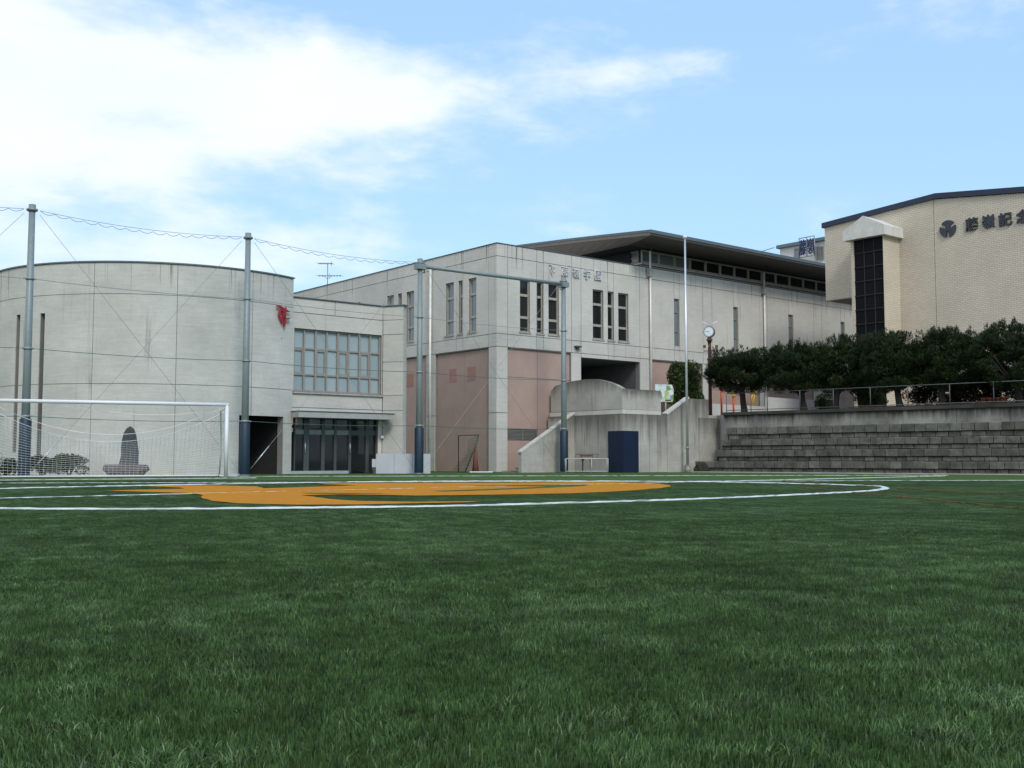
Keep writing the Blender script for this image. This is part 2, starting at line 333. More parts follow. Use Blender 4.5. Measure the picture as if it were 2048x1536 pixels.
def rect_mesh(mapf, u0, u1, z0, z1, holes, df, db, du=None):
    us = {u0, u1}; zs = {z0, z1}
    for a, b, c, d in holes:
        us |= {x for x in (a, b) if u0 < x < u1}; zs |= {x for x in (c, d) if z0 < x < z1}
    if du:
        k = max(1, math.ceil((u1 - u0) / du)); us |= {u0 + (u1 - u0) * i / k for i in range(k + 1)}
    us = sorted(us); zs = sorted(zs)
    us = [x for i, x in enumerate(us) if i == 0 or x - us[i - 1] > 1e-5]; zs = [x for i, x in enumerate(zs) if i == 0 or x - zs[i - 1] > 1e-5]
    nu, nz = len(us) - 1, len(zs) - 1
    occ = [[not any(a < (us[i] + us[i + 1]) / 2 < b and c < (zs[j] + zs[j + 1]) / 2 < d for a, b, c, d in holes) for j in range(nz)] for i in range(nu)]
    V = {}; P = []; Fc = []
    def vid(i, j, k):
        if (i, j, k) not in V: V[(i, j, k)] = len(P); P.append(mapf(us[i], zs[j], db if k else df))
        return V[(i, j, k)]
    for i in range(nu):
        for j in range(nz):
            if not occ[i][j]: continue
            q = [(i, j), (i + 1, j), (i + 1, j + 1), (i, j + 1)]
            Fc.append([vid(*x, 0) for x in q]); Fc.append([vid(*x, 1) for x in q][::-1])
            for (a, b), (ni, nj) in zip(((q[0], q[1]), (q[1], q[2]), (q[2], q[3]), (q[3], q[0])), ((i, j - 1), (i + 1, j), (i, j + 1), (i - 1, j))):
                if not (0 <= ni < nu and 0 <= nj < nz and occ[ni][nj]):
                    Fc.append([vid(*a, 0), vid(*a, 1), vid(*b, 1), vid(*b, 0)])
    return P, Fc
def loose(P, Fc):
    """separate pieces of one cut-out cell, so that each becomes a panel of its own"""
    par = list(range(len(P)))
    def find(i):
        while par[i] != i: par[i] = par[par[i]]; i = par[i]
        return i
    for f in Fc:
        for v in f[1:]: par[find(v)] = find(f[0])
    gr = {}
    for f in Fc: gr.setdefault(find(f[0]), []).append(f)
    for fs in gr.values():
        ids = sorted({v for f in fs for v in f}); mp = {v: k for k, v in enumerate(ids)}
        yield [P[v] for v in ids], [[mp[v] for v in f] for f in fs]
def panels(parent, fac, ucuts, zcuts, holes, m, name='panel', gap=.03, df=0.0, db=-.04, du=None):
    ucuts = sorted(ucuts); zcuts = sorted(zcuts)
    for i in range(len(ucuts) - 1):
        for j in range(len(zcuts) - 1):
            P, Fc = rect_mesh(fac.p, ucuts[i] + gap / 2, ucuts[i + 1] - gap / 2, zcuts[j] + gap / 2, zcuts[j + 1] - gap / 2, holes, df, db, du)
            for Pc, Fq in loose(P, Fc): MB().add(Pc, Fq).build(name, m, parent)
def wall(parent, fac, u0, u1, z0, z1, holes, m, df=-.035, db=-.33, du=None, name='wall'):
    P, Fc = rect_mesh(fac.p, u0, u1, z0, z1, holes, df, db, du)
    return MB().add(P, Fc).build(name, m, parent)
def window(parent, fac, u0, u1, z0, z1, bars, gm, d=-.2, fw=.07, cols=1, fm=None, fd=.05, bw=None):
    """frame is the part, each pane a sub-part"""
    f = MB(); e = .004
    us = [u0 + (u1 - u0) * i / cols for i in range(cols + 1)]; zz = [z0] + [z0 + (z1 - z0) * b for b in bars] + [z1]
    f.fbox(fac, u0 + e, u0 + fw, z0 + e, z1 - e, d - fd, d + fd); f.fbox(fac, u1 - fw, u1 - e, z0 + e, z1 - e, d - fd, d + fd)
    for z in zz:
        hb = (bw or fw) / 2 if z0 < z < z1 else fw / 2
        zc = min(max(z, z0 + hb + e), z1 - hb - e); f.fbox(fac, u0 + fw, u1 - fw, zc - hb, zc + hb, d - fd, d + fd * .9)
    for u in us[1:-1]: f.fbox(fac, u - fw / 2, u + fw / 2, z0 + fw, z1 - fw, d - fd, d + fd * .95)
    w = f.build('window', fm or FRAME, parent)
    for i in range(cols):
        for j in range(len(zz) - 1):
            MB().fbox(fac, us[i] + fw * .4, us[i + 1] - fw * .4, zz[j] + fw * .4, zz[j + 1] - fw * .4, d - .02, d - .01).build('pane', gm, w)
    return w
def text_mesh(ch, size, depth, bold=0.0):
    cu = bpy.data.curves.new('glyph', 'FONT'); cu.body = ch; cu.size = size; cu.extrude = depth / 2; cu.offset = bold; cu.align_x = 'CENTER'; cu.align_y = 'CENTER'; cu.resolution_u = 3
    ob = bpy.data.objects.new('glyph', cu); COL.objects.link(ob); bpy.context.view_layer.update()
    me = bpy.data.meshes.new_from_object(ob.evaluated_get(bpy.context.evaluated_depsgraph_get())); bpy.data.objects.remove(ob); bpy.data.curves.remove(cu)
    me.materials.clear()
    return me
def letter(ch, fac, u, z, w, h, depth, m, parent, flip=1, bold=0.0, name='letter'):
    me = text_mesh(ch, 1.0, 1.0, bold)
    co = np.empty(len(me.vertices) * 3); me.vertices.foreach_get('co', co); co = co.reshape(-1, 3)
    mn, mx = co.min(0), co.max(0); n = (co - (mn + mx) / 2) / np.maximum(mx - mn, 1e-6)
    out = np.array([fac.p(u + flip * a * w, z + b * h, depth * (c + .5) + .004) for a, b, c in n])
    me.vertices.foreach_set('co', out.astype(np.float32).ravel()); me.update()
    return link(name, me, m, parent)
EMB = [([(285, 455), (330, 405), (400, 410), (520, 480), (650, 525), (800, 600), (905, 555)], [20, 45, 58, 62, 66, 48, 10]),
       ([(450, 590), (405, 700), (410, 830), (460, 970), (540, 1110), (645, 1270)], [30, 42, 44, 46, 44, 12]),
       ([(690, 430), (665, 600), (668, 900), (670, 1130), (615, 1335)], [25, 50, 44, 40, 6]),
       ([(670, 940), (790, 935), (905, 870)], [62, 62, 8]),
       ([(545, 560), (585, 700), (570, 850), (545, 950)], [40, 44, 36, 14]),
       ([(455, 560), (520, 600), (600, 640)], [30, 50, 40])]
def emblem(fac, u, z, h, flip, depth, m, parent, thin=1.0, name='emblem', wide=1.0):
    b = MB(); sc = h / 980.0
    for k, (pts, ws) in enumerate(EMB):
        L_, R_ = [], []
        for i, (x, y) in enumerate(pts):
            a = Vector(pts[max(i - 1, 0)]); c = Vector(pts[min(i + 1, len(pts) - 1)]); t = (c - a).normalized(); n = Vector((-t.y, t.x)) * ws[i] * thin
            L_.append((x + n.x, y + n.y)); R_.append((x - n.x, y - n.y))
        for i in range(len(pts) - 1):
            q = [L_[i], L_[i + 1], R_[i + 1], R_[i]]
            b.fpoly(fac, [(u + flip * (x - 590) * sc * wide, z - (y - 850) * sc) for x, y in q], .004, depth + .002 * k + .0004 * i)
    return b.build(name, m, parent)
def foliage(name, centers, n, size, m, parent, up=.35, seed=0, elong=1.0, wid=1.0):
    """many small leaf faces spread through clumps; centers = [(x,y,z,rx,ry,rz)]"""
    r = np.random.default_rng(seed); C = np.array(centers); vol = (C[:, 3] * C[:, 4] * C[:, 5]) ** (2 / 3); k = r.choice(len(C), n, p=vol / vol.sum())
    d = r.normal(size=(n, 3)); d /= np.linalg.norm(d, axis=1)[:, None]; rr = r.uniform(.55, 1.06, n) ** .7
    P = C[k, :3] + d * C[k, 3:] * rr[:, None]
    nrm = d + r.normal(size=(n, 3)) * .55; nrm[:, 2] += up; nrm /= np.linalg.norm(nrm, axis=1)[:, None]
    t = np.cross(nrm, r.normal(size=(n, 3))); t /= np.linalg.norm(t, axis=1)[:, None]
    ax = d * .8 + np.array([0, 0, .7]) + r.normal(size=(n, 3)) * .35; ax -= 0.5 * nrm * (ax * nrm).sum(1)[:, None]; ax /= np.linalg.norm(ax, axis=1)[:, None]
    b = np.cross(ax, nrm); b /= np.linalg.norm(b, axis=1)[:, None]
    s = size * r.uniform(.6, 1.4, n)[:, None]
    V = np.stack([P - b * s * .5 * wid, P + b * s * .5 * wid, P + ax * s * 1.5 * elong], 1).reshape(-1, 3)
    V2 = np.stack([P - ax * s * .5, P + b * s * .6 * wid + ax * s * .3 * elong, P - b * s * .6 * wid + ax * s * .5 * elong], 1).reshape(-1, 3)
    V = np.concatenate([V, V2]); nt = 2 * n
    me = bpy.data.meshes.new(name); me.vertices.add(nt * 3); me.vertices.foreach_set('co', V.astype(np.float32).ravel())
    me.loops.add(nt * 3); me.loops.foreach_set('vertex_index', np.arange(nt * 3, dtype=np.int32))
    me.polygons.add(nt); me.polygons.foreach_set('loop_start', np.arange(0, nt * 3, 3, dtype=np.int32)); me.update(calc_edges=True)
    tone = np.clip(r.normal(.45, .22, n) + (r.random(len(C))[k] - .5) * .5, 0, 1); tone = np.concatenate([np.repeat(tone, 3), np.repeat(tone, 3)])
    at = me.attributes.new('tone', 'FLOAT', 'POINT'); at.data.foreach_set('value', tone.astype(np.float32))
    return link(name, me, m, parent)
def sag(a, b, s, n=14):
    a, b = Vector(a), Vector(b); return [a.lerp(b, i / n) - Vector((0, 0, s * 4 * (i / n) * (1 - i / n))) for i in range(n + 1)]
# ------------------------------------------------------------------ layout frames
RD = Vector((math.sin(rad(50.6)), math.cos(rad(50.6)))); LD = Vector((-RD.y, RD.x)); NF = Vector((RD.y, -RD.x))
BRICK = brick_mat()
Cp = at_depth(993, 900, 53.3)
FR = Fac(Cp, RD, NF); FL = Fac(Cp, LD, -RD)
# ================================================================== SETTING: ground
def sheet(name, pts, z, m, kind='structure', jag=0.0):
    o = MB().add([(p[0], p[1], z) for p in pts], [tuple(range(len(pts)))]).build(name, m); o['kind'] = kind; return o
sheet('ground', [(-1500, -1500), (1500, -1500), (1500, 1500), (-1500, 1500)], -.03, mat('far_ground', (.12, .12, .10), .95, var=.2, scale=.4))
sheet('artificial_turf_field', [(-70, -40), (70, -40), (70, 75), (-70, 75)], 0.0, TURF)
def band(name, pts, w, z, m, jag=.012, closed=False):
    """a turf line: ribbon of width w along ground points, its edges a little ragged"""
    P = [Vector(p[:2]) for p in pts]; Q = []
    n = len(P)
    for i in range(n if closed else n - 1):
        a, b = P[i], P[(i + 1) % n]; k = max(1, int((b - a).length / .12))
        Q += [a.lerp(b, j / k) for j in range(k)]
    if not closed: Q.append(P[-1])
    V, Fc = [], []; m2 = len(Q)
    for i, q in enumerate(Q):
        t = (Q[(i + 1) % m2] - Q[i - 1]) if closed else (Q[min(i + 1, m2 - 1)] - Q[max(i - 1, 0)])
        t.normalize(); nn = Vector((-t.y, t.x))
        for sgn, zz in ((-1, -.002), (-.85, 1), (.85, 1), (1, -.002)):
            r = q + nn * sgn * (w / 2 + random.uniform(-jag, jag)); V.append((r.x, r.y, z * (zz + (random.uniform(-.25, .25) if zz > .5 else 0))))
    for i in range(m2 if closed else m2 - 1):
        j = (i + 1) % m2
        for k in range(3): Fc.append((4 * i + k, 4 * i + k + 1, 4 * j + k + 1, 4 * j + k))
    o = MB().add(V, Fc).build(name, m); o['kind'] = 'structure'; return o
CPIX = [(0, 1018), (400, 1018.6), (900, 1013), (1300, 1002), (1500, 994.5), (1700, 985), (1760, 980), (1770, 976.5), (1740, 972.5), (1600, 968), (1440, 964.6), (1178, 962.6), (881, 963), (700, 964.6), (350, 970.4), (0, 978)]
cpts = [Vector(ground(*p)[:2]) for p in CPIX] + [Vector((-10.9, 20.3)), Vector((-10.2, 17.2)), Vector((-8.6, 14.6))]
def catmull(P, k=10):
    out = []; n = len(P)
    for i in range(n):
        a, b, c, d = P[i - 1], P[i], P[(i + 1) % n], P[(i + 2) % n]
        for j in range(k):
            t = j / k; out.append(.5 * ((2 * b) + (c - a) * t + (2 * a - 5 * b + 4 * c - d) * t * t + (3 * b - a - 3 * c + d) * t ** 3))
    return out
band('centre_circle_line', catmull(cpts), .13, .020, TURFW, closed=True)
def lineext(a, b, e0=0, e1=0):
    a, b = Vector(ground(*a)[:2]), Vector(ground(*b)[:2]); t = (b - a).normalized(); return [a - t * e0, b + t * e1]
band('halfway_line', lineext((0, 997), (1178, 969), 12, 20), .11, .012, TURFW)
band('touch_line', lineext((1250, 963.2), (2048, 961), 30, 12), .10, .012, TURFW)
band('penalty_line', lineext((700, 952.5), (1300, 951.5), 12, 12), .08, .010, TURFW)
band('goal_line', lineext((0, 960.5), (453, 956.5), 10, 1), .10, .012, TURFW)
band('red_line', lineext((1600, 975), (2048, 1018), 0, 6), .08, .014, TURFR)
band('red_line', lineext((1560, 962), (2048, 992), 0, 8), .08, .014, TURFR)
LOGO = [(284, 972.5), (342, 971.6), (410, 971.5), (472, 972.6), (513, 973.7), (528, 977.5), (610, 975), (715, 971.5), (650, 969), (636, 967.6), (713, 966.8), (840, 966.6), (951, 966.6), (1060, 965.8), (1178, 965), (1230, 965.2), (1264, 966), (1300, 967.2), (1322, 968.6), (1342, 972), (1340, 974), (1322, 977), (1264, 982), (1200, 985.5), (1147, 987.8), (990, 990.5), (834, 992.5), (756, 990.8), (678, 990.2), (604, 991.8), (658, 999), (717, 1003.4), (834, 1005), (960, 1003.8), (932, 1006.2), (834, 1008), (717, 1010.6), (600, 1011), (547, 1010.3), (478, 1008), (427, 1003.5), (405, 998.4), (401, 995), (407, 991.5), (393, 988.8), (369, 987), (307, 985.2), (239, 983.2), (212, 982), (273, 980.4), (342, 979.3), (369, 978.3), (359, 976), (325, 974.4)]
def turf_shape(name, pix, z, m):
    pts = [Vector(ground(*p)[:2]) for p in pix]; Q = []
    for i in range(len(pts)):
        a, b = pts[i], pts[(i + 1) % len(pts)]; k = max(1, int((b - a).length / .25))
        for j in range(k):
            q = a.lerp(b, j / k); Q.append((q.x + random.uniform(-.015, .015), q.y + random.uniform(-.03, .03)))
    return sheet(name, Q, z, m)
turf_shape('orange_turf_emblem', LOGO, .012, TURFO)
turf_shape('turf_inset', [(936, 972.6), (1040, 971.2), (1178, 970.2), (1168, 973), (1110, 976.2), (1030, 979.6), (940, 983), (889, 984.6), (866, 983.2), (930, 981), (1030, 977.2), (1100, 974), (1040, 973.4)], .016, TURF)
turf_shape('turf_inset', [(600, 987.2), (700, 988), (785, 989), (700, 989.6), (618, 988.6)], .016, TURF)
# ---- blades near the camera: patches of turf instanced over the ground (one object)
def turf_blades():
    bm_ = leaf_mat('turf_blade', (.020, .046, .012), (.066, .126, .036), (.135, .20, .092), .55, patch=True)
    S = 1.5; protos = []
    for v in range(3):
        r = np.random.default_rng(50 + v); n = 42000
        x = r.uniform(0, S, n); y = r.uniform(0, S, n); tp = 2 * np.pi / S
        ph = r.uniform(0, 6.28, 12)
        f1 = sum(np.sin(tp * (a * x + b * y) + ph[i]) for i, (a, b) in enumerate(((1, 0), (0, 1), (1, 1), (2, -1), (3, 2), (-2, 3), (4, 1), (-1, 4)))) / 3.0
        f2 = sum(np.sin(tp * (a * x + b * y) + ph[i]) for i, (a, b) in enumerate(((1, 2), (2, 1), (3, -1), (1, -3), (5, 2), (2, -5), (7, 3)))) / 3.0
        h = np.clip(.023 + .006 * f1 + r.normal(0, .0045, n), .008, .04); w = r.uniform(.0009, .0018, n)
        ang = 1.2 * f2 + r.normal(0, 1.5, n); lean = np.clip(.30 + .22 * f1 + r.normal(0, .22, n), 0, 1.1)
        dx, dy = np.cos(ang), np.sin(ang); fa = r.uniform(0, 6.28, n); bx, by = np.cos(fa) * w, np.sin(fa) * w
        mx, my, mz = x + dx * lean * h * .35, y + dy * lean * h * .35, h * .6
        tx, ty, tz = x + dx * lean * h, y + dy * lean * h, h * np.clip(1.05 - .3 * lean, .5, 1)
        z0 = np.zeros(n) - .002
        V = np.stack([np.stack(q, 1) for q in ((x - bx, y - by, z0), (x + bx, y + by, z0), (mx - bx * .8, my - by * .8, mz), (mx + bx * .8, my + by * .8, mz), (tx, ty, tz))], 1).reshape(-1, 3)
        b = np.arange(n) * 5; tri = np.stack([b, b + 1, b + 3, b, b + 3, b + 2, b + 2, b + 3, b + 4], 1).reshape(-1)
        me = bpy.data.meshes.new('turf_patch'); me.vertices.add(n * 5); me.vertices.foreach_set('co', V.astype(np.float32).ravel())
        me.loops.add(len(tri)); me.loops.foreach_set('vertex_index', tri.astype(np.int32)); me.polygons.add(len(tri) // 3); me.polygons.foreach_set('loop_start', np.arange(0, len(tri), 3, dtype=np.int32)); me.update(calc_edges=True)
        tone = np.clip(.42 + .20 * f1 + r.normal(0, .27, n), 0, 1); at = me.attributes.new('tone', 'FLOAT', 'POINT'); at.data.foreach_set('value', np.repeat(tone, 5).astype(np.float32))
        me.materials.append(bm_); protos.append(me)
    # one mesh of points per prototype would need helpers; instead a geometry-node tree places the patches
    pts, idx, hs = [], [], []
    for ix in range(-18, 18):
        for iy in range(0, 21):
            cx_, cy_ = (ix + .5) * S, .35 + (iy + .5) * S
            if abs(cx_) > 2.2 + cy_ * .60 + S: continue
            pts.append((cx_, cy_, 0)); idx.append(random.randrange(3)); hs.append(1.0 if cy_ < 6 else max(.27, 1 - (cy_ - 6) / 9.0))
    me = bpy.data.meshes.new('turf_blades'); me.from_pydata(pts, [], [])
    a = me.attributes.new('pick', 'INT', 'POINT'); a.data.foreach_set('value', idx)
    a = me.attributes.new('turn', 'FLOAT', 'POINT'); a.data.foreach_set('value', [random.randrange(4) * math.pi / 2 for _ in pts])
    a = me.attributes.new('tall', 'FLOAT', 'POINT'); a.data.foreach_set('value', hs)
    o = bpy.data.objects.new('turf_blades', me); COL.objects.link(o); o['kind'] = 'stuff'; o['label'] = 'dark green artificial turf blades of the near field'
    ng = bpy.data.node_groups.new('place_turf', 'GeometryNodeTree')
    ng.interface.new_socket('Geometry', in_out='INPUT', socket_type='NodeSocketGeometry'); ng.interface.new_socket('Geometry', in_out='OUTPUT', socket_type='NodeSocketGeometry')
    N, L = ng.nodes, ng.links; gi = N.new('NodeGroupInput'); go = N.new('NodeGroupOutput')
    m2p = N.new('GeometryNodeMeshToPoints'); L.new(gi.outputs[0], m2p.inputs[0])
    ins = N.new('GeometryNodeInstanceOnPoints'); L.new(m2p.outputs[0], ins.inputs['Points'])
    g2i = N.new('GeometryNodeGeometryToInstance')
    for k in range(2, -1, -1):
        po = bpy.data.objects.new('turf_patch', protos[k]); 
        co = np.empty(len(protos[k].vertices) * 3, np.float32); protos[k].vertices.foreach_get('co', co); co = co.reshape(-1, 3); co[:, :2] -= S / 2; protos[k].vertices.foreach_set('co', co.ravel())
        oi = N.new('GeometryNodeObjectInfo'); oi.inputs['Object'].default_value = po; L.new(oi.outputs['Geometry'], g2i.inputs[0])
    L.new(g2i.outputs[0], ins.inputs['Instance']); ins.inputs['Pick Instance'].default_value = True
    def attr(nm, ty):
        n = N.new('GeometryNodeInputNamedAttribute'); n.data_type = ty; n.inputs[0].default_value = nm; return n.outputs[0]
    L.new(attr('pick', 'INT'), ins.inputs['Instance Index'])
    cx_ = N.new('ShaderNodeCombineXYZ'); L.new(attr('turn', 'FLOAT'), cx_.inputs[2]); e2r = N.new('FunctionNodeEulerToRotation'); L.new(cx_.outputs[0], e2r.inputs[0]); L.new(e2r.outputs[0], ins.inputs['Rotation'])
    cs = N.new('ShaderNodeCombineXYZ'); cs.inputs[0].default_value = 1; cs.inputs[1].default_value = 1; L.new(attr('tall', 'FLOAT'), cs.inputs[2]); L.new(cs.outputs[0], ins.inputs['Scale'])
    L.new(ins.outputs[0], go.inputs[0])
    md = o.modifiers.new('place_turf', 'NODES'); md.node_group = ng
turf_blades()
# ================================================================== MAIN SCHOOL BUILDING
HALLF = mat('hall_window_frame', (.36, .33, .28), .55)
PIPEW = mat('pale_pipe', (.70, .68, .62), .4, .1)
PALEF = mat('pale_frame', (.42, .40, .36), .6)
def build_main():
    E = empty('school_building', Cp.xy.to_3d(), 'large pale concrete school hall with pink lower walls and a dark curved roof', 'building')
    ztop = FR.z(993, 486); zA = FR.z(993, 511); zB = FR.z(993, 666.3); zC = FR.z(993, 692.3); zD = FR.z(993, 825); zl = zC - .04
    # ---------- right facade
    U = lambda px, py=620: FR.u(px, py)
    wtop, wbot = FR.z(1040, 558), FR.z(1040, 663)
    wins = [(1040, 1060), (1074, 1087), (1097, 1118), (1185.5, 1207), (1216, 1228), (1236.5, 1257)]
    W = [(U(a), U(b), wbot, wtop) for a, b in wins]
    st, sb = FR.z(1349, 597), FR.z(1349, 692.5)
    slits = [(U(a, 650), U(b, 650), sb, st) for a, b in ((1348.7, 1358.8), (1466.9, 1476.3), (1576.9, 1586.3), (1681, 1689))]
    du = slits[3][0] - slits[2][0]; slits.append((slits[3][0] + du, slits[3][1] + du, sb, st))
    zo = FR.z(1163.7, 715); op = (U(1162.5, 740), U(1280, 740), -1, zo)
    uend = 46.0
    cuts = [0, U(1015.4), U(1073.4), U(1087), U(1143.2), U(1162.3), U(1215.8), U(1227.4), U(1279.5), U(1303.5), U(1348.3), U(1358.8), U(1405.5), U(1423.9), U(1466.9), U(1476.3), U(1519.6), U(1534), U(1576.9), U(1586.3), U(1627), U(1642.5), U(1681), U(1689), U(1730), U(1760), uend]
    # lower storey: piers flush, pink fields recessed
    piers = [(0, U(1015.4, 800)), (U(1142.5, 760), U(1162.5, 740)), (U(1280, 740), U(1304, 740)), (U(1405.5, 740), U(1424, 740)), (U(1519.6, 740), U(1534, 740)), (U(1627, 740), U(1642.5, 740)), (U(1730), U(1745)), (uend - .8, uend)]
    pinks = [(piers[i][1], piers[i + 1][0]) for i in (0, 2, 3, 4, 5, 6)]
    pr = [(a, b, -1, zl) for a, b in pinks]
    wall(E, FR, .045, uend, 0, ztop, W + slits + [op] + pr, JOINT)
    panels(E, FR, cuts, [zC, zB, zA, ztop], W + slits, CON)
    panels(E, FR, [op[0], cuts[6], cuts[7], op[1]], [zo, zC], [], CON)
    for a, b in piers: panels(E, FR, [a, b], [0, zD, zC], [(op[0], op[1], -1, zo)], CON, name='pier_panel')
    for i, (a, b) in enumerate(pinks):
        mid = U(1078, 760) if i == 0 else (a + b) / 2
        lv = (U(1016, 868) + .05, U(1077.5, 868), FR.z(1040, 881), FR.z(1040, 857))
        wall(E, FR, a, b, 0, zl, [], JOINT, -.17, -.30, name='wall')
        panels(E, FR, [a, mid, b], [0, FR.z(1078, 757), zl], [lv] if i == 0 else [], PINK, 'pink_panel', .02, -.13, -.165)
        if i == 0:
            lo = MB(); lo.fbox(FR, lv[0], lv[1], lv[2], lv[3], -.168, -.166)
            for k in range(9):
                z = lv[2] + (lv[3] - lv[2]) * (k + .5) / 9; lo.fbox(FR, lv[0] + .02, lv[1] - .02, z - .012, z + .02, -.16, -.12)
            lo.fbox(FR, (lv[0] + lv[1]) / 2 - .02, (lv[0] + lv[1]) / 2 + .02, lv[2], lv[3], -.118, -.10); lo.build('louvre', mat('louvre_metal', (.2, .2, .18), .6), E)
    for i, w in enumerate(W):
        window(E, FR, *w, (.28, .705), GLASS, d=-.15, fw=.06, fm=HALLF, bw=.13)
        MB().fbox(FR, w[0] - .06, w[1] + .06, w[2] - .07, w[2] - .003, -.2, .05).build('sill', CON3, E)
    # papers seen in one pane
    a = FR.uz(1075.5, 619, -.2); b2 = FR.uz(1082.5, 631.5, -.2); MB().fbox(FR, a[0], b2[0], b2[1], a[1], -.208, -.204).build('paper_notice', WHITE, E)
    for w in slits: window(E, FR, *w, (.32, .72), GLASSL, d=-.12, fw=.05)
    # porch behind the opening
    zf = 2.92; pm = MB(); u0, u1 = op[0], op[1]; D = -11.0
    pm.add([FR.p(u0, zf, -.335), FR.p(u1, zf, -.335), FR.p(u1, zf, D), FR.p(u0, zf, D)], [(0, 1, 2, 3)])
    pm.add([FR.p(u0, zo, -.335), FR.p(u1, zo, -.335), FR.p(u1, zo, D), FR.p(u0, zo, D)], [(0, 1, 2, 3)])
    pm.add([FR.p(u0, zf, -.335), FR.p(u0, zo, -.335), FR.p(u0, zo, D), FR.p(u0, zf, D)], [(0, 1, 2, 3)])
    pm.add([FR.p(u1, zf, -.335), FR.p(u1, zo, -.335), FR.p(u1, zo, D), FR.p(u1, zf, D)], [(0, 1, 2, 3)])
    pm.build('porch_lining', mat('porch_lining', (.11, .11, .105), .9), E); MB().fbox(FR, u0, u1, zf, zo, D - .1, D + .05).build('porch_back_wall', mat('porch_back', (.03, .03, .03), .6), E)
    MB().fbox(FR, u0 + 1.2, u1 - 1.2, zf, zo - .6, D + .06, D + .1).build('porch_door', GLASS, E)
    gs = FR.uz(1241, 764, -2.0); MB().fbox(FR, gs[0] - .16, gs[0] + .16, gs[1] - .14, gs[1] + .14, -2.02, -1.98).build('green_sign', mat('green_sign', (.05, .35, .22), .4), E)
    # ---------- left facade
    V = lambda px, py=620: FL.u(px, py)
    t1, b1 = FL.z(892.5, 567.3), FL.z(892.5, 671.5)
    wl = [(891, 907.5), (916.5, 925), (937, 952.5), (812.5, 828), (795.5, 803.5), (774, 787.5)]
    WL = [(V(b), V(a), b1, t1) for a, b in wl]; step = (WL[5][0] + WL[5][1]) / 2 - (WL[2][0] + WL[2][1]) / 2
    WL += [(a + (WL[3][0] - WL[2][0]), b + (WL[3][0] - WL[2][0]), c, d) for a, b, c, d in WL[3:6]]
    lend = 30.0
    lc = [0, V(977), V(926), V(913.3), V(865), V(852), V(803), V(774), 13.5, 15.2, 17.2, 19.5, 22, 24.5, 27, lend]
    lp = [(0, V(977, 800)), (V(870, 800), V(852, 800)), (17.0, 17.8), (24.2, 25.0), (lend - .8, lend)]
    lk = [(lp[i][1], lp[i + 1][0]) for i in range(4)]
    wall(E, FL, .34, lend, 0, ztop, WL + [(a, b, -1, zl) for a, b in lk], JOINT)
    panels(E, FL, lc, [zC, zB, zA, ztop], WL, CON)
    for a, b in lp: panels(E, FL, [a, b], [0, zD, zC], [], CON, name='pier_panel')
    pat = [(898, 913, 736.7, 766), (934.6, 951, 732.7, 762.7), (811.7, 827, 746.7, 775)]
    for i, (a, b) in enumerate(lk):
        mid = V(924.5, 760) if i == 0 else (a + b) / 2
        wall(E, FL, a, b, 0, zl, [], JOINT, -.17, -.30)
        panels(E, FL, [a, mid, b], [0, zl], [], PINK, 'pink_panel', .02, -.13, -.165)
    for x0, x1, y0, y1 in pat:
        a, b = FL.uz(x1, y0, -.12), FL.uz(x0, y1, -.12); MB().fbox(FL, a[0], b[0], b[1], a[1], -.128, -.122).build('pink_patch', PINKD, E)
    for w in WL:
        window(E, FL, *w, (.28, .705), GLASSL, d=-.15, fw=.06, fm=HALLF, bw=.12)
        MB().fbox(FL, w[0] - .06, w[1] + .06, w[2] - .07, w[2] - .003, -.2, .05).build('sill', CON3, E)
    # ---------- parapet coping, flat roof, far sides
    cp = MB(); cp.fbox(FR, -.04, uend, ztop + .003, ztop + .035, -.36, .04); cp.fbox(FL, .37, lend, ztop + .003, ztop + .035, -.36, .04); cp.build('coping', LEADD, E)
    q = [FR.p(.34, 0, -.34), FR.p(uend - .02, 0, -.34), FR.p(uend - .02, 0, -lend + .02), FR.p(.34, 0, -lend + .02)]
    MB().prism(q, ztop - .45, ztop - .3).build('flat_roof', WALLIN, E)
    bk = MB(); bk.fbox(FR, 0, uend, 0, ztop, -lend - .3, -lend); bk.add([FR.p(uend, 0, -.36), FR.p(uend, 0, -lend), FR.p(uend, ztop, -lend), FR.p(uend, ztop, -.36)], [(0, 1, 2, 3)]); bk.build('rear_wall', WALLIN, E)
    # ---------- downpipes, small lamps, lamp arms
    def pipe(fac, px, y0, z1, arm):
        u = fac.u(px, 640, .14); z0 = fac.z(px, y0, .14)
        pb = MB(); pb.tube([fac.p(u, z1, .14), fac.p(u, z0, .14)], .06, 10)
        p = pb.build('downpipe', PIPEW, E)
        if arm:
            zb = ztop - .25; MB().fbox(fac, u - .16, u + .1, zb - .28, zb + .18, .012, .26).build('rainwater_box', mat('box_grey', (.33, .33, .30), .6), p)
            q = MB(); q.tube([fac.p(u, z0, .14), fac.p(u + .10, z0 + .28, .2), fac.p(u + .22, z0 + .58, .3)], .035, 6); q.build('lamp_arm', BRN, p)
            q = MB(); q.lathe(fac.p(u + .24, z0 + .55, .3), [(.02, 0), (.1, .05), (.11, .12), (.05, .19), (.01, .2)], 10); q.build('lamp_head', WHITE, p)
    pipe(FR, 1301.5, 503, 2.9, True); pipe(FR, 1529.5, 545, 2.9, True); pipe(FL, 860.5, 536, 0, False)
    for px, py in ((1153, 694), (1418, 719)):
        u, z = FR.uz(px, py); q = MB(); q.fbox(FR, u - .18, u + .18, z - .03, z + .05, .004, .22); q.fbox(FR, u - .07, u + .07, z - .14, z - .028, .02, .16); q.build('wall_lamp', FRAMED, E)
    # ---------- lettering on the right facade
    ex, ez = FR.uz(1104, 540.5, .05); emblem(FR, ex, ez, .62, 1, .09, SILV, E, .42)
